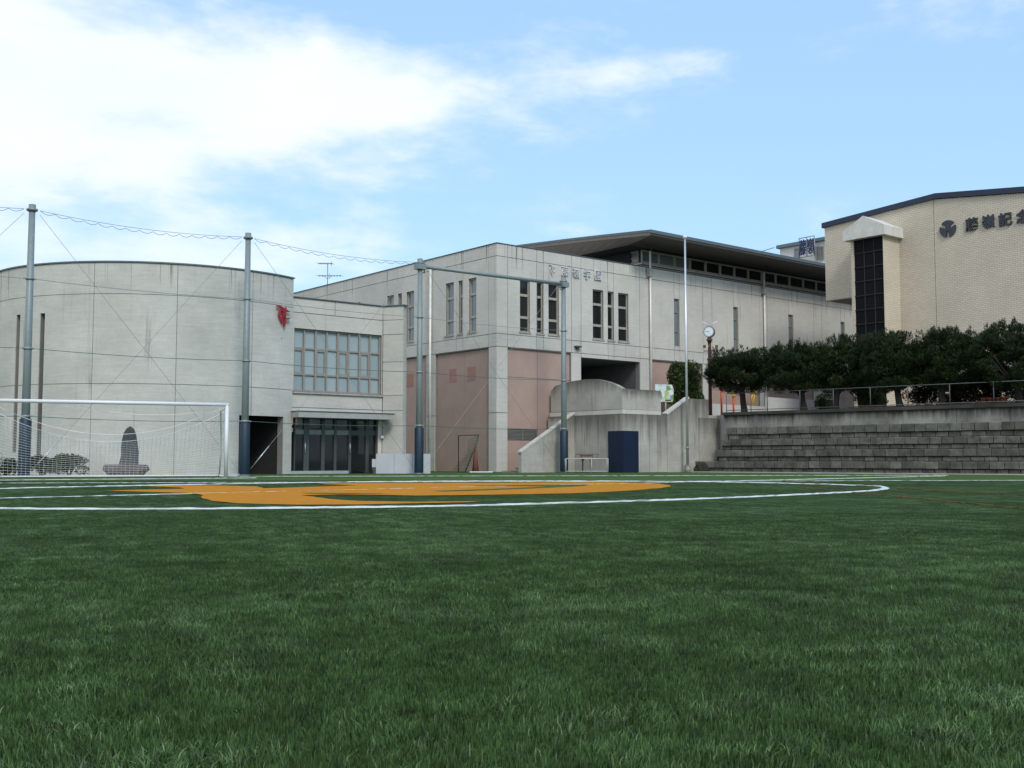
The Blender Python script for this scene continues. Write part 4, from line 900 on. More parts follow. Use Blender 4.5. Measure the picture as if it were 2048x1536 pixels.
# ================================================================== BRICK BUILDING
def build_brick():
    B0 = at_depth(1650, 500, 60.5); FQ = Fac(B0.xy, -LD, -RD)
    E = empty('brick_building', (B0.x, B0.y, ZW - .1), 'cream brick gymnasium with a dark stair window and raised emblem', 'building')
    def up(px, py, d=0): return FQ.uz(px, py, d)
    rt = .28; zl = up(1650, 446)[1] - rt; uk, zk = up(1872, 387); zk -= rt; ua_, za_ = up(2048, 374); ur = ua_ + 4.0; zr = zk + (za_ - rt - zk) / (ua_ - uk) * (ur - uk)
    ub = up(1704, 590)[0]; zo = up(1704, 594.5)[1]
    dep = 18.0; m = MB()
    uj = [0, ub + .02, up(1872, 600)[0], ur]
    # face in three brick panels with upright joints
    def ztop(u): return zl + (zk - zl) * (u / uk) if u <= uk else zk + (zr - zk) * ((u - uk) / (ur - uk))
    MB().fpoly(FQ, [(0, zo), (ub, zo), (ub, ztop(ub)), (0, ztop(0))], -.3, 0).build('brick_wall', BRICK, E)
    MB().fpoly(FQ, [(ub + .0, ZW - .3), (uj[2] - .015, ZW - .3), (uj[2] - .015, ztop(uj[2])), (ub, ztop(ub))], -.3, 0).build('brick_wall', BRICK, E)
    MB().fpoly(FQ, [(uj[2] + .015, ZW - .3), (ur, ZW - .3), (ur, zr), (uj[2] + .015, ztop(uj[2] + .015))], -.3, 0).build('brick_wall', BRICK, E)
    MB().fbox(FQ, 0, ub, zo - .01, zo + .2, -dep, -.31).build('overhang_soffit', SOFFB, E)
    MB().fpoly(FQ, [(ub, ZW - .3), (ur, ZW - .3), (ur, zr - .1), (uk, zk - .1), (ub, ztop(ub) - .1)], -dep, -.34).build('core_wall', BRICK, E)
    MB().fpoly(FQ, [(0, zo + .2), (ub - .01, zo + .2), (ub - .01, ztop(ub) - .1), (0, zl - .1)], -dep, -.34).build('side_wall', BRICK, E)
    t = .28
    MB().fpoly(FQ, [(-.12, zl), (uk, zk), (ur + .12, zr), (ur + .12, zr + t), (uk, zk + t), (-.12, zl + t)], -dep - .1, .12).build('roof', mat('dark_blue_roof', (.02, .03, .06), .5, .2), E)
    # projecting stair bay: brick sides, dark glazing, white cap
    p = 1.55; FY = FQ.off(p); u0, u1 = FY.u(1703, 560), FY.u(1768, 560); g0 = FY.u(1708, 560); zc = FY.z(1735, 476)
    MB().fbox(FY, u0, g0, ZW - .3, zc, -p + .004, 0).build('bay_jamb', BRICK, E); MB().fbox(FY, u1 - .02, u1, ZW - .3, zc, -p + .004, 0).build('bay_side', BRICK, E)
    MB().fbox(FY, g0, u1 - .02, ZW - .3, zc, -p + .004, -.5).build('bay_core', BLACK, E)
    w = MB()
    for k in range(12): z = ZW + .2 + (zc - ZW - .2) * k / 12; w.fbox(FY, g0, u1 - .02, z, z + .05, -.14, -.05)
    for k in range(1, 3): uu = g0 + (u1 - g0) * k / 3; w.fbox(FY, uu - .025, uu + .025, ZW, zc, -.14, -.06)
    wo = w.build('bay_window', BLACK, E)
    for k in range(12): z = ZW + .2 + (zc - ZW - .2) * k / 12; MB().fbox(FY, g0, u1 - .02, z + .05, z + (zc - ZW - .2) / 12, -.12, -.1).build('pane', GLASSB, wo)
    a0, a1 = u0 - .3, u1 + .25; h0 = .62; h1 = .75
    MB().fpoly(FY, [(a0, zc), (a1, zc), (a1, zc + h0 - .12), ((a0 + a1) / 2, zc + h0 + h1 - .2), (a0, zc + h0 - .12)], -p + .004, .28).build('bay_cap', mat('white_cap', (.62, .60, .55), .7), E)
    # emblem and lettering
    eu, ez = up(1895.5, 457.5, .05); R = .44; eb = MB()
    for k in range(3):
        a0_ = math.pi / 2 + k * 2 * math.pi / 3; arc = [(.34 * R * math.cos(a0_), .34 * R * math.sin(a0_))]
        half = rad(50)
        pts = [(R * math.cos(a0_ - half + 2 * half * i / 10), R * math.sin(a0_ - half + 2 * half * i / 10)) for i in range(11)] + [(.1 * R * math.cos(a0_), .1 * R * math.sin(a0_))]
        eb.fpoly(FQ, [(eu + x, ez + y) for x, y in pts], .004, .08)
    ring = [(.3 * R * math.cos(2 * math.pi * i / 14), .3 * R * math.sin(2 * math.pi * i / 14)) for i in range(14)]; eb.fpoly(FQ, [(eu + x, ez + y) for x, y in ring], .004, .09)
    eb.build('emblem', DARKL, E)
    for ch, px, py in zip('藤嶺記念館', (1943.5, 1976.5, 2010.5, 2046), (448.5, 443, 438, 432)):
        u, z = up(px, py, .05); letter(ch, FQ, u, z, .68, .68, .08, DARKL, E, 1, .024)
    u1_, z1_ = up(2010.5, 438, .05); u2_, z2_ = up(2046, 432, .05); letter('館', FQ, u2_ * 2 - u1_, z2_, .68, .68, .08, DARKL, E, 1, .028)
    return FQ
FQ = build_brick()
# distant building with a roof sign
def build_far():
    B = at_depth(1560, 500, 118.0); FZ = Fac(B.xy, -LD, -RD)
    E = empty('distant_building', (B.x, B.y, 0), 'far pale school block partly hidden behind the hall roof', 'building')
    u1 = FZ.u(1700, 500); zt = FZ.z(1600, 490); MB().fbox(FZ, 0, u1, 0, zt, -12, 0).build('wall', mat('far_white', (.66, .65, .62), .8), E); MB().fbox(FZ, -.3, u1 + .3, zt + .003, zt + .35, -12.2, .3).build('roof_edge', mat('teal_edge', (.12, .17, .18), .6), E)
    for a, b in ((1589, 1600), (1632, 1640), (1641, 1648), (1653, 1662), (1664, 1674)):
        ua, ub = FZ.u(a, 500), FZ.u(b, 500); zz = FZ.z(a, 500 if a > 1620 else 504); window(E, FZ, ua, ub, zz - 1.1, zz + .35, (), GLASSL, d=.06, fw=.12)
    u0, z0 = FZ.uz(1571, 497); q = MB(); q.tube([FZ.p(-6, zt - .6, 1), FZ.p(0, zt, 1)], .05, 5); q.tube([FZ.p(-6, zt - 1.1, 1), FZ.p(-1, zt - .6, 1)], .05, 5); q.build('roof_rail', WIRE, E)
    FS = FZ.off(1.2); c = [FS.uz(1606, 500), FS.uz(1622, 497)]
    S = empty('roof_sign', FS.p(c[0][0], zt, 0), 'framed rooftop sign with two dark characters on the far school block', 'sign')
    w = (c[1][0] - c[0][0]) * .86; a0, a1 = FS.u(1598.5, 490), FS.u(1629, 490); zb, zt2 = FS.z(1610, 514), FS.z(1610, 475)
    f = MB()
    for u in (a0, a1, (a0 + a1) / 2): f.tube([FS.p(u, zb, 0), FS.p(u, zt2, 0)], .06, 5)
    for z in (zb, zt2): f.tube([FS.p(a0, z, 0), FS.p(a1, z, 0)], .05, 5)
    f.build('frame', WIRE, S)
    for ch, (u, z) in zip('藤嶺', c): letter(ch, FS, u, (zb + zt2) / 2, w, (zt2 - zb) * .8, .15, mat('navy_letter', (.02, .03, .10), .5) if 'navy_letter' not in MATS else MATS['navy_letter'], S, 1, .0)
build_far()
# ================================================================== BALL-STOP POLES AND CABLES
P1 = at_depth(48, 940, 37.2).xy; K_ = 37.2 * 512
pp = [P1] + [at_depth(x, 900, K_ / (920 - y)).xy for x, y in ((489, 466), (838, 518), (1128, 556))]
stp = (pp[3] - pp[0]) / 3; pp = [pp[0] - stp] + pp
HP = HCAM + 512 * 37.2 / F
LEV = [2.1, 4.45, 6.88]
plab = ['grey net pole with blue pad, the one left of the goal outside the frame', 'grey net pole with blue pad behind the soccer goal', 'grey net pole with blue pad in front of the rotunda doorway', 'grey net pole with blue pad in front of the low pale wall', 'grey net pole with blue pad beside the stair wall and steel table']
for i, p in enumerate(pp):
    E = empty('net_pole', (p.x, p.y, 0), plab[i], 'pole', 'poles of the ball-stop net')
    r0, r1 = .15, .105
    MB().tube([(p.x, p.y, 0), (p.x, p.y, HP)], [r0, r1], 16).build('shaft', TEAL, E)
    MB().lathe((p.x, p.y, HP - .16), [(.15, 0), (.19, .03), (.19, .08), (.12, .12), (.12, .24), (.03, .26)], 14).build('cap', TEAL, E)
    MB().lathe((p.x, p.y, .04), [(.19, 0), (.2, .03), (.2, 1.95), (.185, 1.98)], 18).build('pad', PADB, E)
    MB().lathe((p.x, p.y, 0), [(.24, 0), (.24, .035)], 10).build('base_plate', WIRE, E)
    for z in LEV:
        rr = r0 + (r1 - r0) * z / HP
        b = MB(); b.lathe((p.x, p.y, z - .04), [(rr + .025, 0), (rr + .025, .08)], 14); b.box((p.x, p.y, z), (rr + .11, .02, .025), (stp.x, stp.y)); b.build('bracket', WIRE, E)
    if i in (3, 4):
        b = MB(); b.box((p.x, p.y, HP - .28), (.2, .2, .12), (stp.x, stp.y)); b.build('head_clamp', TEAL, E)
slab = ['ball-stop cables running from the goal pole out of the picture', 'ball-stop cables strung behind the goal in front of the rotunda', 'ball-stop cables strung across the glass entrance block', 'ball-stop cables under the steel crossbeam before the hall corner']
nrm = Vector((stp.x, stp.y)).normalized()
for i in range(4):
    a, b = pp[i], pp[i + 1]; E = empty('net_cables', (a.x + nrm.x, a.y + nrm.y, 0), slab[i], 'cable', 'cables of the ball-stop net')
    A = lambda z: (a.x + nrm.x * .26, a.y + nrm.y * .26, z); B = lambda z: (b.x - nrm.x * .26, b.y - nrm.y * .26, z)
    if i < 3:
        MB().tube(sag(A(HP - .1), B(HP - .1), .18, 20), .009, 5, False).build('top_cable', WIRE, E)
        q = sag(A(HP - .1), B(HP - .1), .24, 60); q = [v - Vector((0, 0, .09 * abs(math.sin(j * math.pi / 4)))) for j, v in enumerate(q)]; MB().tube(q, .008, 4, False).build('lacing_rope', WIREG, E)
    for j, z in enumerate(LEV): MB().tube(sag(A(z), B(z), .07, 10), .011, 5, False).build('cable', WIREG if j < 2 else WIRE, E)
    MB().tube([A(HP - .25), B(.25)], .0075, 5, False).build('brace_wire', WIRE, E); MB().tube([A(.25), B(HP - .25)], .0075, 5, False).build('brace_wire', WIRE, E)
    if i == 2 or i == 1:
        v0 = Vector(A(.25)); v1 = Vector(B(HP - .25)); MB().tube([v0.lerp(v1, .02), v0.lerp(v1, .10)], .02, 6).build('turnbuckle', ALU, E)
a, b = pp[3], pp[4]; E = empty('crossbeam', (a.x, a.y, HP - .28), 'grey-green steel tube beam joining the two right-hand net poles', 'beam')
MB().tube([(a.x + nrm.x * .2, a.y + nrm.y * .2, HP - .25), (b.x - nrm.x * .2, b.y - nrm.y * .2, HP - .25)], .085, 12).build('tube', TEAL, E)
for t in (.03, .97):
    c = a.lerp(b, t); s = 1 if t < .5 else -1; MB().tube([(c.x, c.y, HP - .25), (c.x - s * nrm.x * .05, c.y - s * nrm.y * .05, HP - .55)], .03, 6).build('strut', TEAL, E)
# ================================================================== SOCCER GOAL
def build_goal():
    gr = at_depth(452.5, 900, 37.2).xy; gl0 = at_depth(0, 900, 34.55).xy; d = (gl0 - gr).normalized(); FG = Fac(gr, d, Vector((-d.y, d.x)) if d.x * 0 + Vector((-d.y, d.x)).y < 0 else Vector((d.y, -d.x)))
    E = empty('soccer_goal', (gr.x, gr.y, 0), 'white soccer goal with sagging net in front of the rotunda', 'goal')
    Lg = 7.44; zc = 2.50
    for u in (0, Lg): MB().tube([FG.p(u, 0, 0), FG.p(u, zc, 0)], .062, 14).build('post', WHITE, E)
    MB().tube([FG.p(-.06, zc, 0), FG.p(Lg + .06, zc, 0)], .062, 14).build('crossbar', WHITE, E)
    bd = -1.9
    MB().tube([FG.p(0, .04, 0), FG.p(0, .04, bd), FG.p(Lg, .04, bd), FG.p(Lg, .04, 0)], .035, 8).build('ground_frame', WHITE, E)
    for u in (.0, Lg): MB().tube([FG.p(u, zc - .08, -.05), FG.p(u + (.12 if u == 0 else -.12), zc - .2, -.75), FG.p(u, .9, -1.35), FG.p(u, .04, bd + .1)], .028, 8).build('stanchion', WHITE, E)
    net = MB(); nu, nv = 54, 20
    def surf(u, v):   # v 0 at the sagging top rope, 1 at the rear ground bar
        s = u / Lg; zt = 1.22 + (zc - .22 - 1.22) * abs(2 * s - 1) ** 2.0; dt = -.75 - .45 * (1 - abs(2 * s - 1) ** 2)
        e = v ** .85; return Vector(FG.p(u, zt + (.05 - zt) * v, dt + (bd - dt) * (1 - (1 - v) ** 1.8) + .08 * math.sin(s * 9 + v * 4) * v * (1 - v)))
    def strand(pts, r): net.tube(pts, r, 3, False, False)
    R_ = .0042
    for i in range(nu + 1):
        u = Lg * i / nu; strand([surf(u, j / 8) for j in range(9)], R_)
    for j in range(nv + 1): strand([surf(Lg * i / 24, (j / nv)) for i in range(25)], R_ * (2.0 if j == 0 else 1))
    # loose upper edge hung from the crossbar
    for t, sg in ((.35, .28), (1.0, .95)):
        strand([Vector(FG.p(Lg * (.02 + .96 * i / 24) if t > .5 else Lg * (.02 + .62 * i / 24), zc - .1 - sg * 4 * (i / 24) * (1 - i / 24), -.1 - .3 * t)) for i in range(25)], R_ * 1.8)
    for u in (0, Lg):
        for k in range(12):
            t = k / 11; strand([Vector(FG.p(u, .06 + (zc - .15) * t, -.02)), Vector(FG.p(u, .06 + (zc - .4) * t * .95, -.55 - .35 * (1 - t))), surf(u, 1 - t)], R_)
        for k in range(1, 8): strand([Vector(FG.p(u, .05, bd * k / 8)), Vector(FG.p(u, zc - .15, -.05 - .7 * k / 8))], R_)
    net.build('net', mat('white_net', (.75, .76, .78), .6), E)
    MB().box((FG.p(-.25, 0, -.25)[0], FG.p(-.25, 0, -.25)[1], .08), (.22, .14, .05)).build('weight', PANELW, E)
build_goal()
# ================================================================== SMALL THINGS ON THE FIELD SIDE
def nearwall(px, py, Y): return at_depth(px, py, Y)
# low pale wall before the entrance
pw = Fac(at_depth(752, 900, 48.25).xy, (1, .0), (0, -1)); wu = pw.u(861, 920); zt = pw.z(800, 907.5)
E = empty('low_wall', pw.p(0, 0), 'low pale grey panel wall before the entrance pier', 'wall')
for k in range(3): MB().fbox(pw, wu * k / 3 + .005, wu * (k + 1) / 3 - .005, 0, zt, -.12, 0).build('panel', PANELW, E)
st = pw.u(744, 920); MB().fbox(pw, st, -.003, 0.28, pw.z(748, 918), -.12, -.004).build('end_piece', PANELW, E)
MB().fpoly(pw, [(st + .05, 0), (-.003, 0), (-.003, .278), (st, .278)], -.10, -.02).build('foot', FRAMED, E)
# memorial stone and its rock base
sp = at_depth(258, 900, 40.6)
E = empty('memorial_stone', (sp.x, sp.y, 0), 'dark pointed memorial stone on a rough rock base behind the goal net', 'monument')
prof = [(249.5, 931), (238, 931), (241, 920), (243.5, 908), (243, 895), (245, 880), (248.5, 866), (254, 857), (261, 852.5), (267, 857.5), (271, 868), (274, 884), (276.5, 905), (276, 931)]
FS_ = Fac(sp.xy, (1, 0), (0, -1)); pts = [FS_.uz(x, y) for x, y in prof]
m = MB(); n = len(pts); cu_ = sum(p[0] for p in pts) / n; V = []
for d, s in ((-.13, .9), (-.06, 1.0), (.06, 1.0), (.13, .9)): V += [FS_.p(cu_ + (u - cu_) * s, z * (1 - (1 - s) * .25), d) for u, z in pts]
m.add(V, [tuple(range(n))[::-1], tuple(range(3 * n, 4 * n))] + [(k * n + i, k * n + (i + 1) % n, (k + 1) * n + (i + 1) % n, (k + 1) * n + i) for k in range(3) for i in range(n)]); m.build('stone', STONE, E)
b = bmesh.new(); bmesh.ops.create_icosphere(b, subdivisions=3, radius=1)
zb = FS_.z(258, 930)
for v in b.verts:
    r = 1 + .06 * math.sin(v.co.x * 5 + 1) + .05 * math.sin(v.co.y * 9 + v.co.x * 3) + random.uniform(-.025, .025); q = v.co * r
    sx = lambda t: math.copysign(abs(t) ** .55, t); zz = max(-.62, min(.55, q.z)); v.co = Vector((sp.x - .06 + sx(q.x) * .83 * (1 if zz > -.2 else .86), sp.y + sx(q.y) * .42, (zz + .62) / 1.17 * (zb + .02)))
me = bpy.data.meshes.new('rock_base'); b.to_mesh(me); b.free(); link('rock_base', me, ROCK, E)
# hedge shrubs by the rotunda
def shrub(name, label, px, py_base, Y, w, h, d, n, size, m, cat='shrub', seed=1, group=None, z0=0.0, clumps=14, stem=True):
    p = at_depth(px, 900, Y); E = empty(name, (p.x, p.y, z0), label, cat, group); r = random.Random(seed); cs = []
    for k in range(clumps):
        a = r.uniform(0, 6.28); q = r.uniform(.1, .8) ** .6; zz = r.uniform(.22, .80); k2 = 1 - .5 * max(0, zz - .5)
        cs.append((p.x + math.cos(a) * q * w / 2 * k2 * .8, p.y + math.sin(a) * q * d / 2 * k2 * .8, z0 + zz * h, w * r.uniform(.16, .26), d * r.uniform(.16, .26), h * r.uniform(.14, .22)))
    foliage('foliage', cs, n, size, m, E, seed=seed)
    if stem:
        q = MB()
        for k in range(4): a = r.uniform(0, 6.28); q.tube([(p.x + math.cos(a) * .04, p.y + math.sin(a) * .04, z0), (p.x + math.cos(a) * w * .12, p.y + math.sin(a) * d * .12, z0 + h * .35), (p.x + math.cos(a) * w * .25, p.y + math.sin(a) * d * .25, z0 + h * .7)], [.03, .022, .01], 5)
        q.build('stem', BARK, E)
    return E
shrub('low_shrub', 'round dark green shrub beside the memorial stone base', 138, 948, 40.9, 1.7, .85, 1.0, 2600, .05, LEAFB, seed=2)
shrub('low_shrub', 'brownish green shrub behind the padded goal pole', 85, 948, 40.2, 1.3, .8, .9, 1800, .05, LEAFB, seed=3)
shrub('low_shrub', 'small shrub at the left edge below the rotunda slot', 14, 948, 41.2, 1.0, .72, .8, 1100, .05, LEAFB, seed=4)
# flagpole
fp = at_depth(1375, 930, FKR.p(FKR.u(1375, 930), 0)[1] - .75); zt = at_depth(1372.5, 477, fp.y).z
E = empty('flagpole', (fp.x, fp.y, 0), 'tall thin white flagpole in front of the landing wall', 'flagpole')
MB().tube([(fp.x, fp.y, .3), (fp.x, fp.y, zt)], [.07, .045], 12).build('shaft', ALU, E)
MB().lathe((fp.x, fp.y, zt), [(.05, 0), (.1, .03), (.1, .12), (.03, .16)], 12).build('finial', WHITE, E)
MB().lathe((fp.x, fp.y, 0), [(.16, 0), (.15, .3), (.13, .36)], 12).build('footing', CON3, E)
z = at_depth(1375, 898, fp.y).z; MB().lathe((fp.x, fp.y, z), [(.075, 0), (.105, .02), (.105, .08), (.075, .1)], 10).build('clamp', WIRE, E)
# steel table with basin
tp = FKL.off(.55); a = tp.u(1132, 930); b2 = tp.u(1183, 930); c_ = tp.u(1217, 930)
base = at_depth(1132, 930, 51.0); TBF = Fac(base.xy, (1, .02), (.02, -1)); w1 = TBF.u(1183, 930); w2 = TBF.u(1216, 930); zt = TBF.z(1150, 917.5)
E = empty('steel_table', (base.x, base.y, 0), 'white tube-framed table with a rusty tray beside the blue mat', 'table')
for u, zz in ((0, zt), (w1, zt), (w2, zt + .02)):
    for d in (0, -.55): MB().tube([TBF.p(u, 0, d), TBF.p(u, zz, d)], .017, 8).build('leg', PANELW, E)
for d in (0, -.55): MB().tube([TBF.p(0, zt, d), TBF.p(w2, zt, d)], .018, 8).build('rail', PANELW, E); MB().tube([TBF.p(0, .07, d), TBF.p(w2, .07, d)], .016, 8).build('stretcher', PANELW, E)
t0, t1 = TBF.u(1152, 912), TBF.u(1186, 912); zr = TBF.z(1170, 911)
q = MB(); q.fbox(TBF, TBF.u(1162, 912), t1, zr - .05, zr + .03, -.5, -.08); q.build('tray', mat('rusty_steel', (.09, .05, .04), .8, var=.3), E)
q = MB(); q.tube([TBF.p(t0, zr + .06, -.1), TBF.p(TBF.u(1197, 912), zr + .06, -.1), TBF.p(TBF.u(1194, 912), zr - .1, -.1)], .014, 6); q.tube([TBF.p(t0, zr + .06, -.1), TBF.p(t0, zt, -.1)], .014, 6); q.tube([TBF.p(t1, zr - .05, -.3), TBF.p(t1, zt, -.3)], .014, 6); q.tube([TBF.p(TBF.u(1162, 912) + .05, zr - .05, -.3), TBF.p(TBF.u(1162, 912) + .05, zt, -.3)], .014, 6); q.build('handle', BRN, E)
u = TBF.u(1166.5, 930); q = MB(); q.tube([TBF.p(u, zt - .02, -.28), TBF.p(u, zt - .12, -.28), TBF.p(u, .07, -.28)], [.09, .03, .025], 8); q.build('waste_pipe', FRAMED, E)
MB().fbox(TBF, .03, w2 - .03, zt + .02, zt + .035, -.52, -.03).build('table_top', mat('worn_top', (.33, .33, .31), .7), E)
# small green net frame, cone and board before the pink wall
FGN = FL.off(1.6); a, b2 = FGN.uz(917, 871), FGN.uz(958, 871)
E = empty('small_net_frame', FGN.p((a[0] + b2[0]) / 2, 0), 'small green net frame leaning before the pink wall', 'net')
zt = FGN.z(917, 871); G = mat('green_tube', (.05, .10, .06), .5)
q = MB(); q.tube([FGN.p(a[0], 0, 0), FGN.p(a[0], zt, 0), FGN.p(b2[0], zt, 0), FGN.p(b2[0] + .1, zt * .7, .15), FGN.p(b2[0] + .45, .0, .5)], .028, 8); q.tube([FGN.p(a[0], .02, 0), FGN.p(b2[0] + .45, .02, .5)], .02, 6); q.build('frame', G, E)
q = MB(); k = 12
for i in range(k + 1):
    t = i / k; q.tube([FGN.p(b2[0] + (a[0] - b2[0]) * t * .5, zt * (1 - .1 * t), .02), FGN.p(b2[0] + .1 + (a[0] - b2[0]) * t * .3, zt * .5, .12 + .1 * t), FGN.p(b2[0] + .4 + (a[0] - b2[0]) * t, .03, .45 - .3 * t)], .006, 3, False)
for j in range(1, 9): q.tube([FGN.p(b2[0] + .05 * j, zt * (1 - j / 9), .04 * j), FGN.p(b2[0] + .05 * j + (a[0] - b2[0]) * (.3 + .06 * j), zt * (1 - j / 9) * .8, .03 * j)], .006, 3, False)
q.build('net', mat('green_net', (.03, .12, .06), .8), E)
cpn = at_depth(951, 930, FL.p(FL.u(951, 930, 1.2), 0, 1.2)[1]); zc = at_depth(951, 893, cpn.y).z
E = empty('traffic_cone', (cpn.x, cpn.y, 0), 'tall faded red cone beside the small green net', 'cone')
MB().lathe((cpn.x, cpn.y, .03), [(.17, 0), (.05, zc - .06), (.035, zc - .03)], 16).build('cone', mat('faded_red', (.22, .085, .065), .8), E); MB().box((cpn.x, cpn.y, .016), (.22, .22, .016), RD).build('base', mat('cone_base', (.1, .05, .04), .8), E)
bq = at_depth(962, 944, cpn.y - .5); tag(MB().box((bq.x, bq.y, .03), (.55, .12, .025), (1, .1)).build('white_plank', WHITE), 'white plank lying on the turf before the pink wall', 'plank')
# ================================================================== UPPER YARD THINGS
ZY = ZW - .1
# map board
mp = at_depth(1336, 790, FR.p(FR.u(1336, 790, 3.0), 0, 3.0)[1]); MFc = Fac(mp.xy, RD.lerp(Vector((1, 0)), .5).normalized(), (0, 0)); MFc.N = Vector((MFc.U.y, -MFc.U.x))
E = empty('map_board', (mp.x, mp.y, zLow - .03), 'colourful map board on a post behind the landing wall', 'sign')
def mapmat():
    m, nt, b = principled('map_print'); N, L = nt.nodes, nt.links; g = N.new('ShaderNodeNewGeometry'); v = N.new('ShaderNodeTexVoronoi'); v.inputs['Scale'].default_value = 4.2; L.new(g.outputs['Position'], v.inputs['Vector'])
    n = N.new('ShaderNodeTexNoise'); n.inputs['Scale'].default_value = 3; L.new(g.outputs['Position'], n.inputs['Vector'])
    r = N.new('ShaderNodeValToRGB'); r.color_ramp.interpolation = 'CONSTANT'; r.color_ramp.elements[0].color = (.40, .46, .20, 1); r.color_ramp.elements[1].position = .2; r.color_ramp.elements[1].color = (.62, .70, .68, 1)
    for p, c in ((.6, (.5, .55, .5, 1)), (.72, (.16, .30, .12, 1)), (.82, (.62, .70, .70, 1)), (.93, (.20, .32, .5, 1))): e = r.color_ramp.elements.new(p); e.color = c
    s = N.new('ShaderNodeSeparateColor'); L.new(v.outputs['Color'], s.inputs[0]); L.new(s.outputs[0], r.inputs[0]); L.new(r.outputs[0], b.inputs['Base Color']); b.inputs['Roughness'].default_value = .35
    return m
x0, z1 = MFc.uz(1310, 768.5); x1, z0 = MFc.uz(1347, 804)
MB().fpoly(MFc, [(x0, z0 + .25), (x0 + .25, z0), (x1 - .06, z0), (x1 - .02, z0 + .12), (x1, z0 + .3), (x1, z1 - .22), (x1 - .1, z1), (x0, z1)], -.02, .02).build('board', mapmat(), E)
q = MB(); q.fbox(MFc, x1 - .5, x1 - .18, z0 + .05, z0 + .11, .0205, .0225); q.build('caption', DARKL, E)
MB().tube([MFc.p((x0 + x1) / 2 + .1, zLow - .03, -.05), MFc.p((x0 + x1) / 2 + .1, z1 - .1, -.05)], .035, 8).build('post', CREAM, E)
Yf = lambda px, w: FR.p(FR.u(px, 790, w), 0, w)[1]
shrub('tall_shrub', 'tall dark evergreen shrub behind the flagpole', 1371, 820, Yf(1371, 1.9), 2.05, 3.5, 1.8, 15000, .065, LEAFB, seed=8, z0=zLow - .1, clumps=46)
shrub('thin_plant', 'thin yellowing plant climbing beside the downpipe', 1298, 775, Yf(1298, .8), .7, 1.4, .5, 260, .06, LEAFY, 'plant', seed=9, z0=zLow + .1, clumps=8)
shrub('thin_plant', 'sparse olive plant before the pink wall right of the porch', 1313, 760, Yf(1313, .7), .6, 2.0, .4, 200, .06, LEAFY, 'plant', seed=10, z0=zLow, clumps=7)
# clock pole
kp = at_depth(1420.5, 800, 56.5); kx, ky = kp.x, kp.y
E = empty('clock_pole', (kx, ky, ZY), 'brown steel clock post with two loudspeakers and a white winged finial', 'clock')
zk = lambda y: at_depth(1422, y, ky).z
MB().tube([(kx, ky, ZY), (kx, ky, zk(690)), (kx, ky, zk(680))], [.1, .085, .08], 12).build('post', BRN, E)
MB().lathe((kx, ky, zk(688)), [(.08, 0), (.13, .18), (.17, .2), (.17, .23), (.12, .26), (.09, .42), (.04, .5)], 12).build('collar', BRN, E)
fc = Vector((-.45, -1, 0)).normalized(); c = Vector((kx, ky, zk(664)))
MB().tube([c - fc * .13, c + fc * .12], .285, 24).build('clock_case', mat('clock_case', (.12, .11, .12), .4, .3), E)
MB().tube([c + fc * .121, c + fc * .128], .25, 24).build('clock_face', mat('clock_white', (.70, .76, .78), .3), E)
sd = Vector((-fc.y, fc.x, 0)); q = MB()
def hand(ang, l, w, k):
    d = sd * math.sin(ang) + Vector((0, 0, 1)) * math.cos(ang); n2 = d.cross(fc) * w; o = c + fc * (.130 + k * .003); q.add([o - n2 - d * .03, o + n2 - d * .03, o + n2 * .6 + d * l, o - n2 * .6 + d * l], [(0, 1, 2, 3)])
hand(rad(-92), .13, .014, 1); hand(rad(-85), .2, .009, 2); q.build('clock_hands', DARKL, E); q = MB()
for k in range(12):
    d = sd * math.sin(k * math.pi / 6) + Vector((0, 0, 1)) * math.cos(k * math.pi / 6); o = c + fc * .130 + d * .2; n2 = d.cross(fc) * .008; q.add([o - n2, o + n2, o + n2 + d * .035, o - n2 + d * .035], [(0, 1, 2, 3)])
q.build('hour_marks', DARKL, E)
zf = zk(652.5); MB().tube([(kx - .09, ky, zf - .06), (kx - .08, ky, zf + .07), (kx + .08, ky, zf + .07), (kx + .09, ky, zf - .06)], .022, 6).build('finial_ring', ALU, E)
for s in (-1, 1):
    w = MB(); w.tube([(kx + s * .05, ky, zf + .06), (kx + s * .42, ky, zk(642.5))], [.035, .018], 6); w.build('wing', WHITE, E)
for s in (-1, 1):
    o = Vector((kx + s * .24, ky - .08, zk(694))); q = MB(); q.tube([o + Vector((0, .18, 0)), o + Vector((s * .03, -.02, 0)), o + Vector((s * .06, -.2, 0))], [.1, .15, .2], 4, True, False); sp_ = q.build('loudspeaker', CREAM, E)
    q = MB(); q.box((o.x + s * .06, o.y - .205, o.z), (.09, .005, .08)); q.build('speaker_mouth', FRAMED, sp_)
MB().box((kx, ky, zk(702)), (.3, .05, .02)).build('speaker_bracket', BRN, E)
